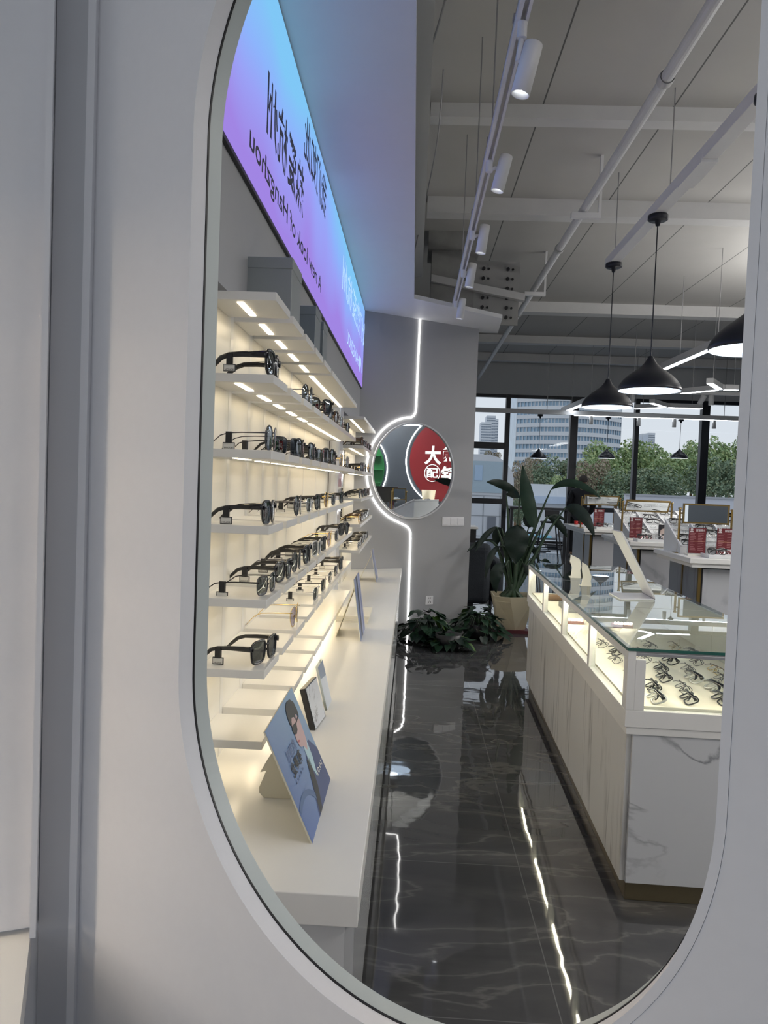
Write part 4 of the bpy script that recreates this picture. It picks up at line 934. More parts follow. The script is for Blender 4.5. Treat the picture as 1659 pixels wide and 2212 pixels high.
MB().add([P(.48, .22, 3), P(.58, .26, 3), P(.60, .22, 3), P(.52, .18, 3)], [(0, 1, 2, 3)]).add([P(.56, .55, 3), P(.70, .62, 3), P(.69, .57, 3), P(.58, .51, 3)], [(0, 1, 2, 3)]).build('printed_features', mat('print_features', (.12, .04, .04), .5), t)
# slanted racks with rows of small eyeglasses, and flat trays of them
small = {}
def tiny(k):
    if k not in small:
        st, m = {'dark': ('square', M['black_gloss']), 'wire': ('round', M['silver']), 'clear': ('slim', M['crystal'])}[k]
        small[k] = glasses('eyeglasses', st, m, M['clear'], folded=True, cheap=True); return small[k], True
    return small[k], False
DKN = {'dark': 'black eyeglasses', 'wire': 'round silver eyeglasses', 'clear': 'slim pale eyeglasses'}
def lay(k, p, rot, label, grp):
    o, first = tiny(k)
    if not first: o = tree_copy(o)
    o.location = p; o.rotation_euler = rot; setp(o, label, 'glasses', grp)
rackm = mat('rack_white', (.70, .71, .71), .35)
def rack(x0, x1, y0, y1, h0, h1, nc, nr, label, w):
    t = thing('glasses_rack', label, 'rack', ((x0 + x1) / 2, y0, ZTB), 0, 'slanted glasses racks')
    mb = MB(); mb.add([(x, y, ZTB + z) for x in (x0, x1) for y, z in ((y0, 0), (y1, 0), (y1, h1), (y0, h0))], [(0, 1, 2, 3), (7, 6, 5, 4), (0, 4, 5, 1), (1, 5, 6, 2), (2, 6, 7, 3), (3, 7, 4, 0)]); mb.build('body', rackm, t)
    sl = Vector((0, y1 - y0, h1 - h0)); nn = Vector((0, -(h1 - h0), y1 - y0)).normalized(); o = Vector((x0, y0, ZTB + h0)); dv = MB()
    for c in range(nc + 1):
        x = (x1 - x0) * c / nc; dv.slab([o + Vector((x - .005, 0, 0)), o + Vector((x + .005, 0, 0)), o + Vector((x + .005, 0, 0)) + sl, o + Vector((x - .005, 0, 0)) + sl], nn * .018)
    for r in range(nr + 1):
        f = sl * (r / nr); dv.slab([o + f, o + f + Vector((x1 - x0, 0, 0)), o + f + Vector((x1 - x0, 0, 0)) + sl.normalized() * .006, o + f + sl.normalized() * .006], nn * .012)
    dv.build('dividers', M['white_metal'], t)
    ang = math.atan2(h1 - h0, y1 - y0)
    for r in range(nr):
        for c in range(nc):
            k = ['dark', 'wire', 'clear', 'dark'][(r * 3 + c * 2) % 4]
            p = o + Vector(((x1 - x0) * (c + .5) / nc, 0, 0)) + sl * ((r + .30) / nr) + nn * .004
            lay(k, p, (Matrix.Rotation(ang * .4, 4, 'X') @ Matrix.Rotation(-math.pi / 2, 4, 'Z') @ Matrix.Rotation(-.8, 4, 'Y')).to_euler(), '%s, row %d up, column %d across, in the rack of the %s table' % (DKN[k], r + 1, c + 1, w), 'eyeglasses on the %s rack' % w)
rack(1.99, 2.70, 5.74, 6.12, .05, .23, 4, 5, 'white slanted rack of eyeglasses on the nearest display table, behind the red signs', 'nearest')
rack(2.03, 2.83, 7.22, 7.80, .05, .25, 4, 5, 'white slanted rack of eyeglasses on the middle display table, behind the portrait card', 'middle')
def tray(x0, x1, y0, y1, n, w, label):
    t = thing('glasses_tray', label, 'tray', ((x0 + x1) / 2, y0, ZTB), 0, 'low trays of eyeglasses')
    MB().bx(x0, x1, y0, y1, ZTB, ZTB + .02).build('base', rackm, t, bevel=.002)
    mb = MB(); mb.bx(x0, x1, y0, y0 + .006, ZTB + .02, ZTB + .026).bx(x0, x0 + .006, y0 + .006, y1, ZTB + .02, ZTB + .026).build('lip', M['white_metal'], t)
    for k in range(n):
        kk = ['dark', 'clear', 'wire'][k % 3]; p = Vector((x0 + .08 + (x1 - x0 - .15) * (k / max(1, n - 1)), y0 + .055 + .06 * (k % 2), ZTB + .022))
        lay(kk, p, (0, -.35, -math.pi / 2 + rd.uniform(-.3, .3)), '%s, %s from the left in the low tray on the %s table' % (DKN[kk], ORD[k], w), 'eyeglasses in the %s tray' % w)
tray(2.08, 2.75, 5.42, 5.58, 7, 'nearest', 'low white tray of eyeglasses at the front of the nearest display table')
tray(2.01, 2.62, 6.88, 7.02, 7, 'middle', 'low white tray of eyeglasses at the front of the middle display table')
tray(2.10, 2.60, 8.80, 8.97, 6, 'farthest', 'low white tray of eyeglasses at the front of the farthest display table')
for k, (px, lab) in enumerate(((1244, 'red cup on the left tip of the farthest display table'), (1256, 'red cup half behind the drooping leaf on the farthest display table'))):
    c = az(px, 1133, ZTB); c.y = max(c.y, 8.85 + .1 * k); t = thing('red_cup', lab, 'cup', (c.x if c.x > 1.97 else 1.99 + .07 * k, c.y, ZTB), 0, 'red cups on the farthest table')
    p = t.location; MB().lathe([(0, .002), (.022, 0), (.026, .045), (.023, .044), (.020, .006), (0, .006)], p, 16).build('body', M['red'], t)
    MB().tube([(p.x + .024, p.y, p.z + .036), (p.x + .038, p.y, p.z + .03), (p.x + .036, p.y, p.z + .014), (p.x + .022, p.y, p.z + .01)], .003, 6).build('handle', M['red'], t)
# ------------------------------------------------------------------ far angled wall: light line, round mirror, switches
def smooth_path(pts, n=6):
    P = [Vector(p) for p in pts]; out = []
    for i in range(len(P) - 1):
        a, b, c, d = P[max(i - 1, 0)], P[i], P[i + 1], P[min(i + 2, len(P) - 1)]
        for k in range(n):
            u = k / n; out.append(.5 * ((2 * b) + (c - a) * u + (2 * a - 5 * b + 4 * c - d) * u * u + (3 * b - a - 3 * c + d) * u ** 3))
    return out + [P[-1]]
rmc = onwall(893, 1017); RMS = (rmc - FW_O).dot(FW_D); RMR = .43; RMZ = 1.455
t = thing('round_mirror', 'round mirror on the grey angled wall beside the bright light line', 'mirror', rmc)
def disc(mb, r0, r1, o0, o1, n=56):
    vs = []
    for off in (o0, o1):
        for r in (r0, r1): vs += [fw(RMS + r * math.cos(2 * math.pi * k / n), RMZ + r * math.sin(2 * math.pi * k / n), off) for k in range(n)]
    fs = []
    for k in range(n):
        j = (k + 1) % n
        fs += [(k, n + k, n + j, j), (2 * n + k, 2 * n + j, 3 * n + j, 3 * n + k), (n + k, 3 * n + k, 3 * n + j, n + j), (k, j, 2 * n + j, 2 * n + k)]
    return mb.add(vs, fs)
disc(MB(), RMR, RMR + .014, .001, .022).build('rim', M['paint_grey'], t)
mb = MB(); n = 56
mb.add([fw(RMS + RMR * math.cos(2 * math.pi * k / n), RMZ + RMR * math.sin(2 * math.pi * k / n), o) for o in (.002, .008) for k in range(n)], [list(range(n))[::-1], list(range(n, 2 * n))] + [(k, (k + 1) % n, n + (k + 1) % n, n + k) for k in range(n)]).build('glass', M['mirror'], t)
t = thing('light_line', 'white light line running down the angled wall and round the left of the round mirror', 'light', onwall(908, 690))
path = [onwall(p[0], p[1], .004) for p in ((908, 686), (903, 790), (899.5, 876))]
cor = [onwall(898.5, 889, .004), onwall(895, 897, .004), onwall(888, 902, .004)]
arcp = [fw(RMS + (RMR + .062) * math.cos(a), RMZ + (RMR + .062) * math.sin(a), .004) for a in [math.radians(d) for d in range(101, 252, 5)]]
cor2 = [onwall(877, 1136, .004), onwall(883, 1141, .004), onwall(887, 1150, .004)]
low = [onwall(887, 1165, .004), onwall(884, 1250, .004), onwall(881.5, 1343, .004)]
MB().tube(path + cor + arcp + cor2 + low, .0066, 8).build('tube', M['led'], t)
a = onwall(955, 1118); b = onwall(1001, 1136); s0 = (a - FW_O).dot(FW_D); s1 = (b - FW_O).dot(FW_D)
t = thing('switch_plate', 'three-gang white switch plate on the angled wall below the round mirror', 'switch', a)
z0, z1 = b.z, b.z + .085
q = lambda u0, u1, v0, v1, d0, d1: MB().slab([fw(u0, v0, d0), fw(u1, v0, d0), fw(u1, v1, d0), fw(u0, v1, d0)], FW_N * (d1 - d0))
q(s0, s1, z0, z1, .0005, .008).build('plate', M['white_metal'], t, bevel=.002)
for k in range(3):
    w = (s1 - s0) / 3; q(s0 + w * k + .008, s0 + w * (k + 1) - .008, z0 + .010, z1 - .010, .008, .011).build('rocker', M['white_metal'], t, bevel=.001)
a = onwall(919, 1306); b = onwall(935, 1287); s0 = (a - FW_O).dot(FW_D); s1 = (b - FW_O).dot(FW_D)
t = thing('wall_socket', 'white wall socket low on the angled wall above the trailing plants', 'socket', a)
q(s0, s1, a.z, b.z, .0005, .008).build('plate', M['white_metal'], t, bevel=.002)
mb = MB(); c = (s0 + s1) / 2; zc = (a.z + b.z) / 2
for dx, dz in ((-.010, .022), (.010, .022), (-.012, -.018), (.012, -.018), (0, -.008)): mb.slab([fw(c + dx - .003, zc + dz - .005, .008), fw(c + dx + .003, zc + dz - .005, .008), fw(c + dx + .003, zc + dz + .005, .008), fw(c + dx - .003, zc + dz + .005, .008)], FW_N * .0006)
mb.build('holes', M['black_matte'], t)
# ------------------------------------------------------------------ sign wall across the shop (seen in the round mirror)
XW = 4.998
def wpoly(mb, pts, off=0., mat=0): return mb.add([(XW - off, y, z) for y, z in pts], [list(range(len(pts)))], mat)
def circ(cy, cz, r, a0, a1, n=40): return [(cy + r * math.cos(math.radians(a0 + (a1 - a0) * k / n)), cz + r * math.sin(math.radians(a0 + (a1 - a0) * k / n))) for k in range(n + 1)]
t = thing('shop_sign', 'large red round sign with white lettering and a light ring, in the round mirror', 'sign', (5, 5.2, 1.0))
RC = (5.20, 1.72)
pts = [p for p in circ(*RC, .665, 0, 360, 64) if p[1] < 2.28]; pts.sort(key=lambda p: math.atan2(p[1] - RC[1], p[0] - RC[0])); pts = [p for p in pts]
i0 = max(range(len(pts)), key=lambda i: (math.atan2(pts[(i + 1) % len(pts)][1] - RC[1], pts[(i + 1) % len(pts)][0] - RC[0]) - math.atan2(pts[i][1] - RC[1], pts[i][0] - RC[0])) % (2 * math.pi))
MB().slab([(XW, y, z) for y, z in pts], (-.02, 0, 0)).build('panel', mat('sign_red', (.17, .010, .014), .4), t)
ra = circ(*RC, .735, 123, 417, 60)
MB().tube([(XW - .015, y, z) for y, z in ra], .008, 8).build('light_ring', M['led'], t)
sw = emit('sign_letter_white', (.80, .90, .88), .45)
def rmap(px, py):
    d = ray(px, py); p = onwall(px, py); d = d - 2 * d.dot(FW_N) * FW_N; k = (XW - .025 - p.x) / d.x; q_ = p + d * k; return q_.y, q_.z
def rwrite(mb, body, pl, pr_, pt, pb_, bold):
    ya = rmap(pl, (pt + pb_) / 2)[0]; yb = rmap(pr_, (pt + pb_) / 2)[0]; zm = rmap((pl + pr_) / 2, pb_)[1]; zM = rmap((pl + pr_) / 2, pt)[1]
    write(mb, body, (XW - .0235, ya, zm), (0, yb - ya, 0), (0, 0, zM - zm), 0, bold)
mb = MB(); rwrite(mb, '大', 916, 952, 963, 1004, .03); rwrite(mb, '熊', 953, 990, 966, 997, .03); rwrite(mb, '配', 920, 945, 1011, 1032, .02); rwrite(mb, '镜', 951, 990, 1007, 1047, .03)
mb.build('lettering', sw, t)
c = rmap(932.5, 1022); mb = MB(); r = abs(rmap(916, 1022)[0] - rmap(949, 1022)[0]) / 2
mb.tube([(XW - .0235, c[0] + r * math.cos(k * math.pi / 20), c[1] + r * math.sin(k * math.pi / 20)) for k in range(40)], .006, 6, closed=True); mb.build('letter_ring', sw, t)
t = thing('shop_sign', 'green round recessed sign with shelves and light ring, left in the round mirror', 'sign', (5, 3.5, 1.0))
GC = (3.48, 1.55)
MB().slab([(XW, y, z) for y, z in circ(*GC, .58, 0, 354, 48)], (-.02, 0, 0)).build('panel', mat('sign_green', (.012, .10, .03), .4), t)
mb = MB()
for z in (1.1, 1.33, 1.55, 1.78, 2.0): l = math.sqrt(max(0, .57 ** 2 - (z - GC[1]) ** 2)); mb.bx(XW - .09, XW - .02, GC[0] - l, GC[0] + l, z - .012, z)
mb.build('shelf', mat('sign_green_shelf', (.018, .13, .04), .4), t)
MB().tube([(XW - .015, y, z) for y, z in circ(*GC, .64, -150, 150, 50)], .008, 8).build('light_ring', M['led'], t)
t = thing('reception_desk', 'grey reception desk with a lit glass front below the signs, in the round mirror', 'counter', (4.5, 4.6, 0))
MB().bx(4.20, 4.80, 2.9, 6.2, .86, .93).build('worktop', M['white_lac'], t, bevel=.003)
MB().bx(4.26, 4.78, 2.95, 6.15, .0, .60).build('base', M['marble'], t)
MB().bx(4.30, 4.78, 2.98, 6.12, .60, .86).build('case_back', mat('case_cream', (.58, .54, .42), .5), t)
MB().bx(4.21, 4.216, 2.98, 6.12, .60, .86).build('case_glass', M['case_glass'], t)
mb = MB()
for y in (2.95, 3.7, 4.35, 4.95, 5.55, 6.12): mb.bx(4.205, 4.235, y - .015, y + .015, .60, .86)
mb.build('case_post', M['white_lac'], t)
t = thing('monitor', 'black monitor on the reception desk, in the round mirror', 'monitor', (4.5, 4.4, .93))
MB().bx(4.44, 4.475, 4.18, 4.60, 1.02, 1.27).build('screen', M['black_gloss'], t, bevel=.004)
MB().bx(4.44, 4.48, 4.36, 4.42, .94, 1.02).bx(4.38, 4.54, 4.28, 4.50, .93, .942).build('stand', M['black_matte'], t)
t = thing('lampshade', 'cream tapered shade standing on the reception desk, in the round mirror', 'lamp', (4.45, 5.15, .93))
MB().lathe([(.075, 0), (.11, .30), (.105, .30), (.07, .002)], (4.45, 5.15, .94), 24).build('shade', M['pot'], t); MB().lathe([(0, .01), (.06, .01), (.06, 0)], (4.45, 5.15, .93), 20).build('base', M['brass'], t)
# ------------------------------------------------------------------ ceiling lights
def spot(x, y, z, lit, label, grp, R=.031, L=.17, tilt=.30, azim=0., top=None):
    t = thing('track_spotlight', label, 'spotlight', (x, y, z), 0, grp)
    X = Matrix.Translation((x, y, z)) @ Matrix.Rotation(azim, 4, 'Z') @ Matrix.Rotation(tilt, 4, 'Y')
    MB().lathe([(0, L / 2), (R * .96, L / 2), (R, L / 2 - .004), (R, -L / 2), (R * .9, -L / 2), (R * .86, -L / 2 + .03), (0, -L / 2 + .032)], (0, 0, 0), 24, X=X).build('barrel', M['white_metal'], t)
    MB().lathe([(0, -L / 2 + .029), (R * .84, -L / 2 + .027)], (0, 0, 0), 20, X=X).build('lamp_lens', M['spot_lit'] if lit else M['grey_metal'], t)
    tp = Vector(top) if top else Vector((x - .02, y, z + L * .75))
    mb = MB(); mb.cyl(tp, tp - Vector((0, 0, .05)), .016, 12); p = X @ Vector((0, 0, L * .12)); pp = X @ Vector((-R - .004, 0, L * .12))
    mb.tube([tp - Vector((0, 0, .05)), (tp + pp) / 2 - Vector((0, 0, .02)), pp], (.004, .009), 6); mb.cyl(pp, p, .006, 8); mb.build('bracket', M['white_metal'], t)
    if lit:
        l = bpy.data.lights.new('spot_beam', 'SPOT'); l.energy = lit; l.color = (.93, .97, 1); l.spot_size = 1.2; l.spot_blend = .6; l.shadow_soft_size = .03
        o = bpy.data.objects.new('spot_beam', l); COL.objects.link(o); o.parent = t; o.matrix_parent_inverse = W[t].inverted(); o.matrix_world = X @ Matrix.Translation((0, 0, -L / 2 - .012)) if False else X @ Matrix.Translation((0, 0, -L / 2 - .012))
    return t
TX, TZ = .29, 2.86
t = thing('lighting_track', 'white double lighting track with five spotlights above the aisle, running to the soffit', 'light track', (TX, 4.3, TZ))
MB().bx(TX - .018, TX - .004, 1.9, 6.55, TZ - .018, TZ + .018).bx(TX + .012, TX + .022, 1.9, 6.55, TZ - .018, TZ + .018).bx(TX - .018, TX + .022, 1.9, 6.55, TZ + .012, TZ + .02).build('rail', M['white_metal'], t)
for y in (2.6, 3.5, 4.4, 5.6): MB().cyl((TX, y, TZ + .02), (TX, y, ZC), .0035, 6).bx(TX - .022, TX + .022, y - .02, y + .02, TZ + .02, TZ + .03).build('hanging_rod', M['grey_metal'], t)
for k, (px, py, Y_, lit) in enumerate(((1138, 150, 2.56, 20), (1084, 375, 3.63, 16), (1043, 517, 4.62, 9), (1017, 595, 5.45, 9), (996, 667, 6.38, 9))):
    p = aY(px, py, Y_)
    spot(p.x, p.y, p.z, lit, '%s white spotlight from the camera on the track above the aisle' % ORD[k], 'spotlights on the aisle track', R=.030 if k else .031, L=.165, tilt=.22 if k < 2 else .12, top=(TX + .004, p.y - .01, TZ - .018))
t = thing('sprinkler_pipe', 'long white painted pipe crossing the ceiling towards the far windows', 'pipe', (1.2, 5, 3.45))
PX, PZ = 1.205, 3.45
mb = MB(); mb.cyl((PX, 1.0, PZ), (PX, 15.4, PZ), .032, 16); mb.build('pipe', M['white_metal'], t)
for y in (4.05, 6.9, 9.5): MB().lathe([(.038, -.03), (.041, -.02), (.041, .02), (.038, .03)], (0, 0, 0), 16, X=Matrix.Translation((PX, y, PZ)) @ Matrix.Rotation(math.pi / 2, 4, 'X')).build('coupling', M['ceil_beam'], t)
for y in (5.9, 8.3): MB().bx(PX - .10, PX + .12, y - .02, y + .02, PZ - .075, PZ - .035).bx(PX + .10, PX + .12, y - .02, y + .02, PZ - .035, ZC).build('hanger', M['white_metal'], t)
RX, RZ = 1.52, 3.17
t = thing('lighting_rail', 'white rectangular rail carrying the three large black pendant lamps', 'light track', (RX, 5, RZ))
MB().bx(RX - .04, RX + .04, 2.2, 6.36, RZ - .03, RZ + .04).build('beam', M['white_metal'], t, bevel=.003)
MB().bx(RX - .045, RX + .045, 4.25, 4.62, RZ - .045, RZ + .0).build('driver', M['white_metal'], t)
for y in (3.2, 4.9, 6.2): MB().cyl((RX, y, RZ + .04), (RX, y, ZC), .004, 6).build('hanging_rod', M['grey_metal'], t)
def pendant(x, y, zb, R, ztop, label, grp, energy=0, canopy=True):
    t = thing('pendant_lamp', label, 'pendant lamp', (x, y, zb), 0, grp); H = R * 1.12
    prof = [(.985, 0), (1.0, .03), (.995, .08), (.95, .18), (.84, .32), (.66, .47), (.46, .60), (.30, .71), (.19, .82), (.12, .92), (.085, 1.0), (.05, 1.02)]
    MB().lathe([(r * R, z * H) for r, z in prof], (x, y, zb), 48).build('shade', M['black_metal'], t)
    MB().lathe([(0, .80 * H), (.15 * R, .78 * H), (.42 * R, .58 * H), (.64 * R, .44 * H), (.82 * R, .29 * H), (.93 * R, .16 * H), (.97 * R, .06 * H), (.975 * R, .0)], (x, y, zb), 48).build('shade_lining', M['shade_in'], t)
    MB().lathe([(0, .10 * H), (.22 * R, .13 * H), (.30 * R, .24 * H), (.24 * R, .36 * H), (0, .42 * H)][::-1], (x, y, zb), 20).build('bulb', M['led_cool'], t)
    MB().cyl((x, y, zb + H), (x, y, ztop - .02), max(.004, R * .018), 8).build('cord', M['black_metal'], t)
    MB().lathe([(0, 0), (R * .31, 0), (R * .32, -.006), (R * .32, -.030), (R * .28, -.036), (.02, -.036), (.012, -.07), (0, -.07)], (x, y, ztop), 24).build('canopy', M['black_metal'], t)
for y, lab in ((6.22, 'black teardrop pendant lamp, smallest of the three large ones'), (5.12, 'black teardrop pendant lamp, middle of the three large ones'), (3.56, 'black teardrop pendant lamp cut off by the mirror edge')):
    pendant(RX, y, 2.005, .20, RZ - .03, lab, 'large black pendant lamps')
ZTRK = (aY(1020, 888, 14.25).z + aY(1640, 905, 14.25).z) / 2 - .0365
for px, lab in ((1163, 'small far black pendant lamp before the office block, left of three'), (1310, 'small far black pendant lamp above the standing person, middle of three'), (1467, 'small far black pendant lamp in front of the trees, right of three')):
    p = aY(px, 990, 14.25); zt2 = aY(px + 3, 897, 14.25).z; pendant(p.x, 14.25, p.z, .155, ZTRK, lab, 'small black pendant lamps by the windows')
# long tracks near the windows, tubes on hangers
def linear(a, b, w, h, label, grp, m=None, rods=2, mat_led='led_cool'):
    a, b = Vector(a), Vector(b); d = (b - a).normalized(); s = Vector((-d.y, d.x, 0)).normalized() * w / 2
    t = thing('linear_lamp', label, 'ceiling lamp', (a + b) / 2, 0, grp)
    MB().slab([a + s, a - s, b - s, b + s], (0, 0, h)).build('housing', M['white_metal'], t, bevel=.003)
    MB().slab([a + s * .8, a - s * .8, b - s * .8, b + s * .8], (0, 0, -.006)).build('diffuser', M[mat_led], t)
    for k in range(rods):
        p = a.lerp(b, (k + .5) / rods) + Vector((0, 0, h)); MB().cyl(p, (p.x, p.y, ZC), .004, 6).build('hanging_wire', M['grey_metal'], t)
    return t
A = az(1434, 798, 2.85); B = az(1600, 727, 2.85); linear(A, B, .075, .08, 'long white tube lamp running behind the cut-off pendant lamp', 'white tube lamps')
A = az(1217, 891, 2.80); B = az(1300, 858, 2.80); linear(A, B, .10, .09, 'white tube lamp end below the smallest large pendant', 'white tube lamps')
for (q_, lab) in (([(1474, 850), (1556, 842), (1533, 828), (1594, 843)], 'right'), ([(1372, 883), (1437, 880), (1408, 871), (1516, 883)], 'left')):
    P4 = [az(*p, 2.80) for p in q_]
    hub = P4[1]; t = thing('branched_lamp', 'three-armed white tube lamp hung near the windows, the %s one of two' % lab, 'ceiling lamp', hub, 0, 'three-armed white lamps')
    for k in (0, 2, 3):
        d = (P4[k] - hub).normalized(); s = Vector((-d.y, d.x, 0)) * .045; a, b = hub + d * .055, P4[k]
        MB().slab([a + s, a - s, b - s, b + s], (0, 0, .07)).build('arm', M['white_metal'], t, bevel=.003)
        MB().slab([a + s * .8, a - s * .8, b - s * .8, b + s * .8], (0, 0, -.006)).build('diffuser', M['led_cool'], t)
        p = a.lerp(b, .7); MB().cyl((p.x, p.y, p.z + .07), (p.x, p.y, ZC), .004, 6).build('hanging_wire', M['grey_metal'], t)
    MB().cyl((hub.x, hub.y, hub.z), (hub.x, hub.y, hub.z + .07), .06, 16).build('hub', M['white_metal'], t)
Yt = 14.25
a = aY(1020, 888, Yt); b = aY(1640, 905, Yt); zt2 = (a.z + b.z) / 2
t = thing('lighting_track', 'long white lighting track hung across the window wall with small spotlights', 'light track', (3.5, Yt, zt2))
MB().bx(.2, 7.5, Yt - .04, Yt + .04, zt2 - .03, zt2 + .05).build('rail', M['white_metal'], t)
MB().bx(2.9, 7.4, Yt - .02, Yt + .02, zt2 - .036, zt2 - .031).build('diffuser', M['led_cool'], t)
for x in (.9, 2.4, 4.0, 5.6): MB().cyl((x, Yt, zt2 + .05), (x, Yt, ZC), .005, 6).build('hanging_wire', M['grey_metal'], t)
for k, px in enumerate((1277, 1380, 1457, 1543)):
    p = aY(px, 905, Yt); spot(p.x, Yt, zt2 - .11, 0, '%s small spotlight from the left on the track before the windows' % ORD[k], 'spotlights on the window track', R=.035, L=.15, tilt=0, top=(p.x - .005, Yt, zt2 - .03))
Yt = 11.9; zt2 = aY(1450, 853, Yt).z
t = thing('lighting_track', 'second white lighting track behind the large pendant lamps', 'light track', (4, Yt, zt2))
MB().bx(3.0, 6.5, Yt - .03, Yt + .03, zt2 + .02, zt2 + .07).build('rail', M['white_metal'], t)
for x in (3.3, 4.5, 5.7): MB().cyl((x, Yt, zt2 + .07), (x, Yt, ZC), .005, 6).build('hanging_wire', M['grey_metal'], t)
for k, (px, lit) in enumerate(((1365, 0), (1516, 0), (1536, 1))):
    p = aY(px, 870, Yt); spot(p.x, Yt, zt2 - .06, 10 if lit else 0, '%s spotlight from the left on the second track' % ORD[k], 'spotlights on the second track', R=.038, L=.15, tilt=.5 if k == 1 else 0, top=(p.x - .005, Yt, zt2 + .02))
# steel plate with bolts and the white angle bar on the ceiling beside the concrete beam
t = thing('steel_bracket', 'grey steel plate with two columns of bolts beside the bare concrete beam', 'bracket', (.75, 7.8, 3.3))
MB().bx(.53, .98, 7.78, 7.80, 2.95, 3.58).build('plate', mat('primer_grey', (.36, .36, .355), .6), t)
for x in (.62, .86):
    for k in range(6): MB().cyl((x, 7.78, 3.50 - .095 * k), (x, 7.755, 3.50 - .095 * k), .018, 6).cyl((x - .05 + .1, 7.78, 3.50 - .095 * k), (x + .05, 7.77, 3.50 - .095 * k), .012, 8).build('bolt', M['black_matte'], t)
t = thing('angle_bar', 'white steel angle bar lying across the opening above the soffit', 'beam', (.5, 7.2, 3.0))
a, b = aY(932, 592, 7.69), aY(1134, 634, 7.69); MB().slab([a, b, b + Vector((0, 0, -.07)), a + Vector((0, 0, -.07))], (.0, .08, 0)).build('bar', M['ceil_beam'], t)
t = thing('ceiling_cable', 'loose grey cable hanging in the gap beside the soffit edge', 'cable', (0, 5, 3.5))
MB().tube(smooth_path([aY(962, 0, 3.9), aY(935, 90, 4.2), aY(908, 140, 4.6), aY(894, 165, 5.0)]), .006, 6).build('cable', M['grey_metal'], t)
MB().tube(smooth_path([aY(958, 150, 4.6), aY(945, 300, 4.9), aY(920, 430, 5.6), aY(895, 545, 6.2)]), .005, 6).build('cable', M['grey_metal'], t)
# fill lamps added out of view to brighten the room and ceiling
def fill_lamp(x, y, z, sx, sy, e, label, col=(1, .97, .93), rz=0.):
    t = thing('added_fill_lamp', label, 'ceiling lamp', (x, y, z), rz, 'added fill lamps out of view')
    MB().bx(-sx / 2, sx / 2, -sy / 2, sy / 2, .012, .05).build('housing', M['white_metal'], t, local=True)
    l = bpy.data.lights.new('fill_light', 'AREA'); l.shape = 'RECTANGLE'; l.size = sx * .96; l.size_y = sy * .96; l.energy = e; l.color = col
    o = bpy.data.objects.new('fill_light', l); COL.objects.link(o); o.parent = t
    l = bpy.data.lights.new('fill_up_light', 'AREA'); l.shape = 'RECTANGLE'; l.size = sx * .9; l.size_y = sy * .96; l.energy = e * .8; l.color = col
    o = bpy.data.objects.new('fill_up_light', l); COL.objects.link(o); o.parent = t; o.location = (0, 0, .056); o.rotation_euler = (math.pi, 0, 0)
    MB().cyl((0, 0, .05), (0, 0, ZC - z), .006, 6).build('hanging_wire', M['grey_metal'], t, local=True)
fill_lamp(4.5, 3.2, 2.7, .3, 2.4, 95, 'added unseen fill lamp above the right side of the shop, nearer one')
fill_lamp(4.5, 7.2, 2.7, .3, 2.4, 110, 'added unseen fill lamp above the right side of the shop, farther one')
fill_lamp(2.6, .4, 3.0, .3, 2.0, 38, 'added unseen fill lamp just behind the mirror wall')
# ------------------------------------------------------------------ plants
def blade(mb, base, mid, tip, w, up=None, fold=.18, n=14, shape=1.0, side=None):
    base, mid, tip = Vector(base), Vector(mid), Vector(tip); vs = []; fs = []
    for i in range(n + 1):
        u = i / n; c = base * (1 - u) ** 2 + mid * 2 * u * (1 - u) + tip * u * u
        d = (2 * (1 - u) * (mid - base) + 2 * u * (tip - mid)).normalized()
        s = side if side is not None else d.cross(Vector((0, 1, 0)))
        s = (s - d * s.dot(d))
        s = s.normalized() if s.length > 1e-5 else Vector((1, 0, 0))
        nn = s.cross(d).normalized()
        hw = w / 2 * (math.sin(math.pi * min(1, (u ** shape) * .97 + .03)) ** .75) if 0 < u < 1 else .002
        rip = .06 * w * math.sin(u * 17 + w * 90)
        vs += [c - s * hw + nn * (fold * hw + rip), c - s * hw * .5 + nn * fold * hw * .35, c, c + s * hw * .5 + nn * fold * hw * .35, c + s * hw + nn * (fold * hw - rip)]
    for i in range(n):
        for k in range(4): fs.append((i * 5 + k, i * 5 + k + 1, i * 5 + 6 + k, i * 5 + 5 + k))
    b = len(vs); th = Vector((0, .0022, 0)); vs2 = vs + [v + th for v in vs]; fs2 = fs + [tuple(b + i for i in f[::-1]) for f in fs]
    return mb.add(vs2, fs2, 0, True)
PB = az(1103, 1362, 0); PY = PB.y
t = thing('potted_plant', 'tall bird-of-paradise plant in a faceted cream pot at the end of the aisle', 'plant', PB)
s_ = PY / 1661
zt_ = aY(1105, 1284, PY).z; xm = PB.x
wt, wb = 86 * s_ / 2, 56 * s_ / 2
def oct_(r, z, rot=0, c=.55): # square with cut corners
    k = r * c; return [Vector((xm + x, PY + y, z)) for x, y in ((-k, -r), (k, -r), (r, -k), (r, k), (k, r), (-k, r), (-r, k), (-r, -k))]
T8 = [Vector((xm + x * wt, PY + y * wt, zt_)) for x, y in ((-1, -1), (1, -1), (1, 1), (-1, 1))]
mb = MB(); bot = [Vector((xm + wb * x, PY + wb * y, .03)) for x, y in ((0, -1.25), (1.25, 0), (0, 1.25), (-1.25, 0))]
bot = [Vector((xm + wb * x, PY + wb * y, .03)) for x, y in ((-1, -.8), (.2, -1.1), (1, -.6), (1, .9), (-.2, 1.1), (-1, .7))]
top = [Vector((xm + wt * x, PY + wt * y, zt_)) for x, y in ((-1, -.9), (-.25, -1.15), (1, -.75), (1, 1), (.1, 1.1), (-1, .9))]
vs = bot + top; fs = [(5, 4, 3, 2, 1, 0)]
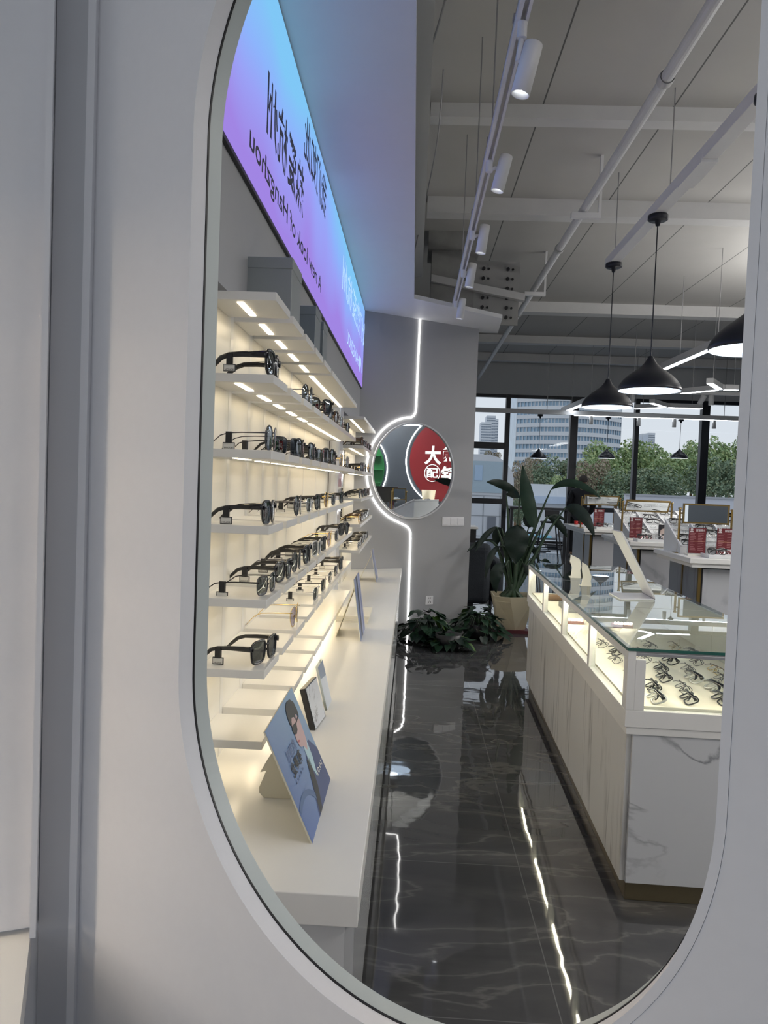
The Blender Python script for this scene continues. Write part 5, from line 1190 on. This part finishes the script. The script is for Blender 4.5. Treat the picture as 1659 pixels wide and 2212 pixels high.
for i in range(6):
    j = (i + 1) % 6; fs += [(i, j, 6 + i), (j, 6 + j, 6 + i)] if i % 2 == 0 else [(i, j, 6 + j), (i, 6 + j, 6 + i)]
ins = [p + (Vector((xm, PY, zt_)) - p) * .06 for p in top]; insd = [Vector((p.x, p.y, zt_ - .05)) for p in ins]; b = len(vs); vs += ins + insd
for i in range(6):
    j = (i + 1) % 6; fs += [(6 + i, 6 + j, b + j, b + i), (b + i, b + j, b + 6 + j, b + 6 + i)]
mb.add(vs, fs).build('pot', M['pot'], t)
MB().add([p for p in insd], [list(range(6))]).build('soil', M['soil'], t)
MB().slab([Vector((xm + wb * 1.25 * x, PY + wb * 1.25 * y, 0)) for x, y in ((-1, -1), (1, -1), (1, 1), (-1, 1))], (0, 0, .03)).build('saucer', mat('maroon_saucer', (.10, .015, .02), .5), t)
def px3(p, dy=0.): return aY(p[0], p[1], PY + dy)
root = lambda k: Vector((xm + .10 * math.sin(k * 2.1), PY + .08 * math.cos(k * 1.7), zt_ - .04))
LV = [ # base, mid, tip pixels; width in pixels; depth steps; material
 ((1154, 1141), (1139, 1085), (1129, 1005), 31, (-.05, -.05, .0), 'leaf'),
 ((1142, 1140), (1146, 1118), (1152, 1090), 30, (-.02, -.03, .0), 'leaf_dark'),
 ((1123, 1072), (1090, 1040), (1051, 1041), 19, (0, -.1, -.2), 'leaf_dark'),
 ((1094, 1070), (1110, 1062), (1123, 1076), 17, (-.05, -.1, -.16), 'leaf_dark'),
 ((1190, 1058), (1235, 1020), (1299, 1077), 17, (.05, .0, -.1), 'leaf'),
 ((1222, 1096), (1262, 1094), (1284, 1159), 27, (.02, -.05, -.1), 'leaf_dark'),
 ((1182, 1115), (1205, 1120), (1226, 1162), 17, (.05, .08, .1), 'leaf_dark'),
 ((1184, 1117), (1206, 1110), (1222, 1125), 9, (.05, .08, .1), 'leaf_dark'),
 ((1116, 1134), (1117, 1165), (1114, 1219), 52, (-.18, -.22, -.2), 'leaf_dark'),
 ((1073, 1138), (1048, 1150), (1026, 1192), 13, (.05, 0, -.05), 'leaf_dark'),
 ((1049, 1166), (1028, 1172), (1009, 1192), 9, (.05, 0, -.05), 'leaf_dark'),
 ((1084, 1141), (1072, 1152), (1072, 1180), 24, (.1, .1, .1), 'leaf_dark'),
 ((1080, 1180), (1057, 1190), (1048, 1250), 14, (-.1, -.15, -.2), 'leaf_dark'),
 ((1092, 1222), (1062, 1228), (1072, 1281), 26, (-.22, -.28, -.25), 'leaf_dark'),
 ((1143, 1181), (1153, 1178), (1166, 1217), 12, (.05, .1, .1), 'leaf_dark'),
 ((1130, 1217), (1138, 1232), (1145, 1246), 12, (-.05, -.06, -.08), 'leaf_dark'),
 ((1170, 1212), (1178, 1208), (1189, 1216), 8, (.2, .25, .3), 'leaf_dark')]
for k, (b, m, tp, w, dy, mm) in enumerate(LV):
    B, Mm, T = px3(b, dy[0]), px3(m, dy[1]), px3(tp, dy[2])
    Mm = Mm * 1.0
    lf = blade(MB(), B, Mm, T, w * s_, shape=.85 if w > 20 else 1).build('leaf', M[mm], t)
    mb = MB(); r0 = root(k); hub = Vector((xm + (B.x - xm) * .12, r0.y, zt_ + .10))
    path = smooth_path([r0, hub, hub.lerp(B, .55) + Vector((0, 0, .05 if B.z > zt_ + .5 else .12)), B], 5)
    big = B.z > zt_ + .4
    mb.tube(path, [(.026 if big else .010) * (1 - u / (len(path) - 1)) + .005 for u in range(len(path))], 8); mb.build('leaf_stalk', M['stem'], t)
def pothos(cx, cy, rx, ry, hz, n, seed, label):
    t = thing('trailing_plant', label, 'plant', (cx, cy, 0), 0, 'trailing plants at the foot of the wall'); r = random.Random(seed)
    MB().lathe([(0, 0), (.085, 0), (.11, .13), (.105, .13), (.085, .11), (0, .11)], (cx, cy, 0), 18).build('pot', M['black_matte'], t)
    for mname, share in (('leaf', .7), ('leaf_lime', .07), ('leaf_dark', .45)):
        mb = MB()
        for k in range(int(n * share)):
            a = r.uniform(0, 2 * math.pi); q_ = math.sqrt(r.uniform(.02, 1)); z = hz * (1 - q_ ** 2) * r.uniform(.55, 1.05) + r.uniform(.02, .07)
            p = Vector((cx + rx * q_ * math.cos(a), cy + ry * q_ * math.sin(a), z))
            d = Vector((math.cos(a) * .8 + r.uniform(-.5, .5), math.sin(a) * .8 + r.uniform(-.5, .5), r.uniform(-.8, .25))).normalized(); L = r.uniform(.07, .12)
            s = d.cross(Vector((0, 0, 1))).normalized(); u = s.cross(d).normalized(); w = L * .42
            out = [(0, 0, 0), (-.08, -.5, .05), (.12, -.95, .10), (.42, -.85, .06), (.75, -.4, -.03), (1.05, 0, -.12), (.75, .4, -.03), (.42, .85, .06), (.12, .95, .10), (-.08, .5, .05), (.4, 0, -.02)]
            vs = [p + d * L * x + s * w * y + u * L * z_ for x, y, z_ in out]
            for v in vs: v.z = max(v.z, .006)
            mb.add(vs, [(i, i + 1, 10) for i in range(9)] + [(9, 0, 10)], 0, True)
        mb.build('foliage', M[mname], t)
    mb = MB()
    for k in range(22):
        a = r.uniform(0, 2 * math.pi); q_ = r.uniform(.5, 1); e = Vector((cx + rx * q_ * math.cos(a), cy + ry * q_ * math.sin(a), .03))
        mb.tube(smooth_path([(cx, cy, .12), (cx + (e.x - cx) * .4, cy + (e.y - cy) * .4, hz * .8), e], 4), .0035, 5)
    mb.build('vines', M['stem'], t)
c1 = az(916, 1392, 0); c2 = az(1034, 1385, 0); c3 = az(968, 1404, 0)
pothos(c1.x, c1.y + .12, .23, .20, .24, 80, 1, 'bushy trailing plant on the floor beside the counter, below the light line')
pothos(c2.x, c2.y + .12, .24, .22, .25, 80, 2, 'bushy trailing plant on the floor at the corner of the angled wall')
pothos(c3.x, c3.y + .02, .17, .11, .08, 45, 3, 'low spreading trailing plant between the two bushier ones')
# ------------------------------------------------------------------ seating by the windows
t = thing('armchair', 'charcoal upholstered armchair half hidden behind the angled wall', 'armchair', (.72, 8.45, 0))
def ab(name, *b, bev=.05): MB().bx(*b).build(name, M['dark_fabric'], t, bevel=bev, seg=4)
ab('seat', .40, .86, 8.15, 8.8, .12, .42); ab('backrest', .36, .85, 8.02, 8.2, .10, .74, bev=.07); ab('armrest', .87, .99, 8.05, 8.8, .10, .56, bev=.05); ab('armrest', .26, .38, 8.05, 8.8, .10, .56)
for x in (.34, .93):
    for y in (8.12, 8.72): MB().cyl((x, y, 0), (x, y, .11), .018, 10).build('leg', M['black_metal'], t)
p = aY(1021, 1182, 9.6); t = thing('side_table', 'dark side table with a white top behind the armchair', 'table', (p.x - .08, 9.6, 0))
zt2 = aY(1021, 1138, 9.6).z; x1 = aY(1033, 1140, 9.6).x
MB().bx(x1 - .45, x1, 9.6, 10.05, zt2 - .03, zt2).build('top', M['white_lac'], t, bevel=.004); MB().bx(x1 - .43, x1 - .02, 9.62, 10.03, .08, zt2 - .03).build('cabinet', M['black_matte'], t)
for x in (x1 - .42, x1 - .05):
    for y in (9.65, 10.0): MB().cyl((x, y, 0), (x, y, .08), .015, 8).build('foot', M['black_metal'], t)
Yb = 14.7; a = aY(1102, 1093, Yb); b = aY(1224, 1099, Yb)
t = thing('bar_table', 'long dark bar table against the windows behind the big plant', 'table', ((a.x + b.x) / 2, Yb, 0))
zt2 = (a.z + b.z) / 2
MB().bx(a.x, b.x + .1, Yb, Yb + .45, zt2 - .045, zt2).build('top', M['navy_frame'], t, bevel=.003)
for x in (a.x + .04, b.x + .06):
    for y in (Yb + .05, Yb + .40): MB().bx(x - .025, x + .025, y - .025, y + .025, 0, zt2 - .045).build('leg', M['navy_frame'], t)
MB().bx(a.x + .05, b.x + .05, Yb + .39, Yb + .41, .22, .25).build('foot_rail', M['navy_frame'], t)
def stool(px, Y, label):
    p = aY(px, 1126, Y); x, z = p.x, p.z; t = thing('bar_stool', label, 'stool', (x, Y, 0), 0, 'bar stools')
    MB().lathe([(0, .0), (.17, .0), (.18, .015), (.17, .03), (0, .03)], (x, Y, z - .03), 24).build('seat', M['navy_frame'], t)
    MB().bx(x - .02, x + .02, Y - .19, Y - .17, z, z + .09).bx(x - .13, x + .13, Y - .2, Y - .165, z + .08, z + .21).build('backrest', M['navy_frame'], t, bevel=.01)
    for sx in (-1, 1):
        for sy in (-1, 1): MB().cyl((x + .12 * sx, Y + .12 * sy, z - .03), (x + .22 * sx, Y + .20 * sy, 0), .013, 8).build('leg', M['navy_frame'], t)
    h = .24; k = .12 + .10 * (1 - h / z)
    MB().tube([(x - k, Y - k, h), (x + k, Y - k, h), (x + k, Y + k, h), (x - k, Y + k, h)], .009, 6, closed=True).build('foot_ring', M['navy_frame'], t)
stool(1188, 14.1, 'dark bar stool in front of the bar table, left of the wide window post')
# ------------------------------------------------------------------ person looking out of the window
Yp = 15.15
def skin_body(name, verts, edges, radii, m, parent, lvl=2):
    me = bpy.data.meshes.new(name); me.from_pydata([tuple(W[parent].inverted() @ Vector(v)) for v in verts], edges, [])
    me.materials.append(m); o = bpy.data.objects.new(name, me); COL.objects.link(o); o.parent = parent; W[o] = W[parent]
    sk = o.modifiers.new('skin', 'SKIN'); sk.use_smooth_shade = True
    for i, r in enumerate(radii): me.skin_vertices[0].data[i].radius = (r, r) if not isinstance(r, tuple) else r
    me.skin_vertices[0].data[0].use_root = True
    ss = o.modifiers.new('subsurf', 'SUBSURF'); ss.levels = lvl; ss.render_levels = lvl
    return o
xp = aY(1245, 1190, Yp).x; hd = aY(1260, 1039, Yp); hh = hd.z + .0
t = thing('person', 'person in black seen from behind, looking out of the window', 'person', (xp, Yp, 0))
S_ = hd.z / 1.60
P = lambda x, y, z: (xp + x * S_, Yp + y * S_, z * S_)
lean = (hd.x - xp) / S_
skinm = mat('skin_tone', (.45, .29, .20), .6); coatm = mat('black_coat', (.010, .010, .014), .85); trs = mat('black_trousers', (.009, .010, .014), .85)
V = [P(0, 0, .92), P(.02, 0, 1.12), P(lean * .8, 0, 1.36), P(lean, .0, 1.47), P(lean, .01, 1.53), P(lean, .01, 1.62), P(lean, .0, 1.69),
     P(lean * .8 - .19, 0, 1.36), P(lean * .8 - .25, .03, 1.10), P(lean * .8 - .20, .12, .90), P(lean * .8 - .19, .16, .82),
     P(lean * .8 + .19, 0, 1.36), P(lean * .8 + .25, .03, 1.10), P(lean * .8 + .20, .12, .90), P(lean * .8 + .19, .16, .82),
     P(-.09, 0, .86), P(-.10, .02, .48), P(-.10, -.01, .09), P(-.11, .11, .04), P(.09, 0, .86), P(.10, .02, .48), P(.10, -.01, .09), P(.11, .11, .04)]
E_ = [(0, 1), (1, 2), (2, 3), (3, 4), (4, 5), (5, 6), (2, 7), (7, 8), (8, 9), (9, 10), (2, 11), (11, 12), (12, 13), (13, 14), (0, 15), (15, 16), (16, 17), (17, 18), (0, 19), (19, 20), (20, 21), (21, 22)]
R_ = [.13, .12, .12, .055, .062, .088, .06, .055, .042, .03, .022, .055, .042, .03, .022, .085, .058, .038, .03, .085, .058, .038, .03]
skin_body('body', V, E_, [r * S_ for r in R_], skinm, t)
for sx in (-1, 1):
    hx = lean * .8 + sx * .19
    for f in range(5):
        l = (.05, .075, .082, .076, .06)[f]; a0 = P(hx + (f - 2) * .016, .17, .81); a1 = P(hx + (f - 2) * .019, .175 + l * .25, .81 - l * .55); a2 = P(hx + (f - 2) * .019, .175 + l * .15, .81 - l)
        MB().tube([a0, a1, a2], [.009 * S_, .008 * S_, .006 * S_], 8).build('finger', skinm, t)
skin_body('coat', [P(0, 0, .80), P(.01, 0, 1.0), P(lean * .5, 0, 1.2), P(lean * .8, 0, 1.36), P(lean, 0, 1.46), P(lean * .8 - .18, 0, 1.365), P(lean * .8 - .255, .03, 1.10), P(lean * .8 - .205, .12, .91), P(lean * .8 + .18, 0, 1.365), P(lean * .8 + .255, .03, 1.10), P(lean * .8 + .205, .12, .91)],
          [(0, 1), (1, 2), (2, 3), (3, 4), (3, 5), (5, 6), (6, 7), (3, 8), (8, 9), (9, 10)], [r * S_ for r in (.185, .175, .165, .145, .075, .085, .068, .052, .085, .068, .052)], coatm, t)
skin_body('trousers', [P(0, 0, .90), P(-.085, 0, .82), P(-.10, .02, .48), P(-.10, -.01, .10), P(.085, 0, .82), P(.10, .02, .48), P(.10, -.01, .10)], [(0, 1), (1, 2), (2, 3), (0, 4), (4, 5), (5, 6)], [r * S_ for r in (.15, .115, .085, .066, .115, .085, .066)], trs, t)
for sx in (-1, 1):
    X = Matrix.Translation(P(sx * .105, .05, .035)); MB().lathe([(0, .05), (.03, .048), (.045, .02), (.05, -.035), (0, -.035)], (0, 0, 0), 16, X=X @ Matrix.Scale(2.2, 4, (0, 1, 0)) @ Matrix.Scale(S_, 4)).build('shoe', M['black_matte'], t)
hc = Vector(P(lean, .01, 1.615)); mb = MB()
n = 20; vs = []
for i in range(9):
    th = math.pi * .62 * i / 8
    for j in range(n):
        a = 2 * math.pi * j / n; r = .096 * S_
        vs.append(hc + Vector((r * .92 * math.sin(th) * math.cos(a), r * 1.05 * math.sin(th) * math.sin(a) - .008, r * 1.12 * math.cos(th) + .004)))
mb.add(vs, [(i * n + j, i * n + (j + 1) % n, (i + 1) * n + (j + 1) % n, (i + 1) * n + j) for i in range(8) for j in range(n)], 0, True).build('hair', mat('cropped_grey_hair', (.06, .05, .045), .9), t)
for sx in (-1, 1): MB().lathe([(0, .03), (.012, .025), (.014, 0), (.010, -.025), (0, -.03)], tuple(hc + Vector((sx * .093 * S_, .01, -.02))), 10).build('ear', skinm, t)
mb = MB(); f = hc + Vector((0, .085 * S_, 0)); mb.hexa([f + Vector((-.014, 0, -.03)), f + Vector((.014, 0, -.03)), f + Vector((.014, .012, -.03)), f + Vector((-.014, .012, -.03))], [f + Vector((-.008, -.004, .02)), f + Vector((.008, -.004, .02)), f + Vector((.008, .002, .02)), f + Vector((-.008, .002, .02))]); mb.build('nose', skinm, t)
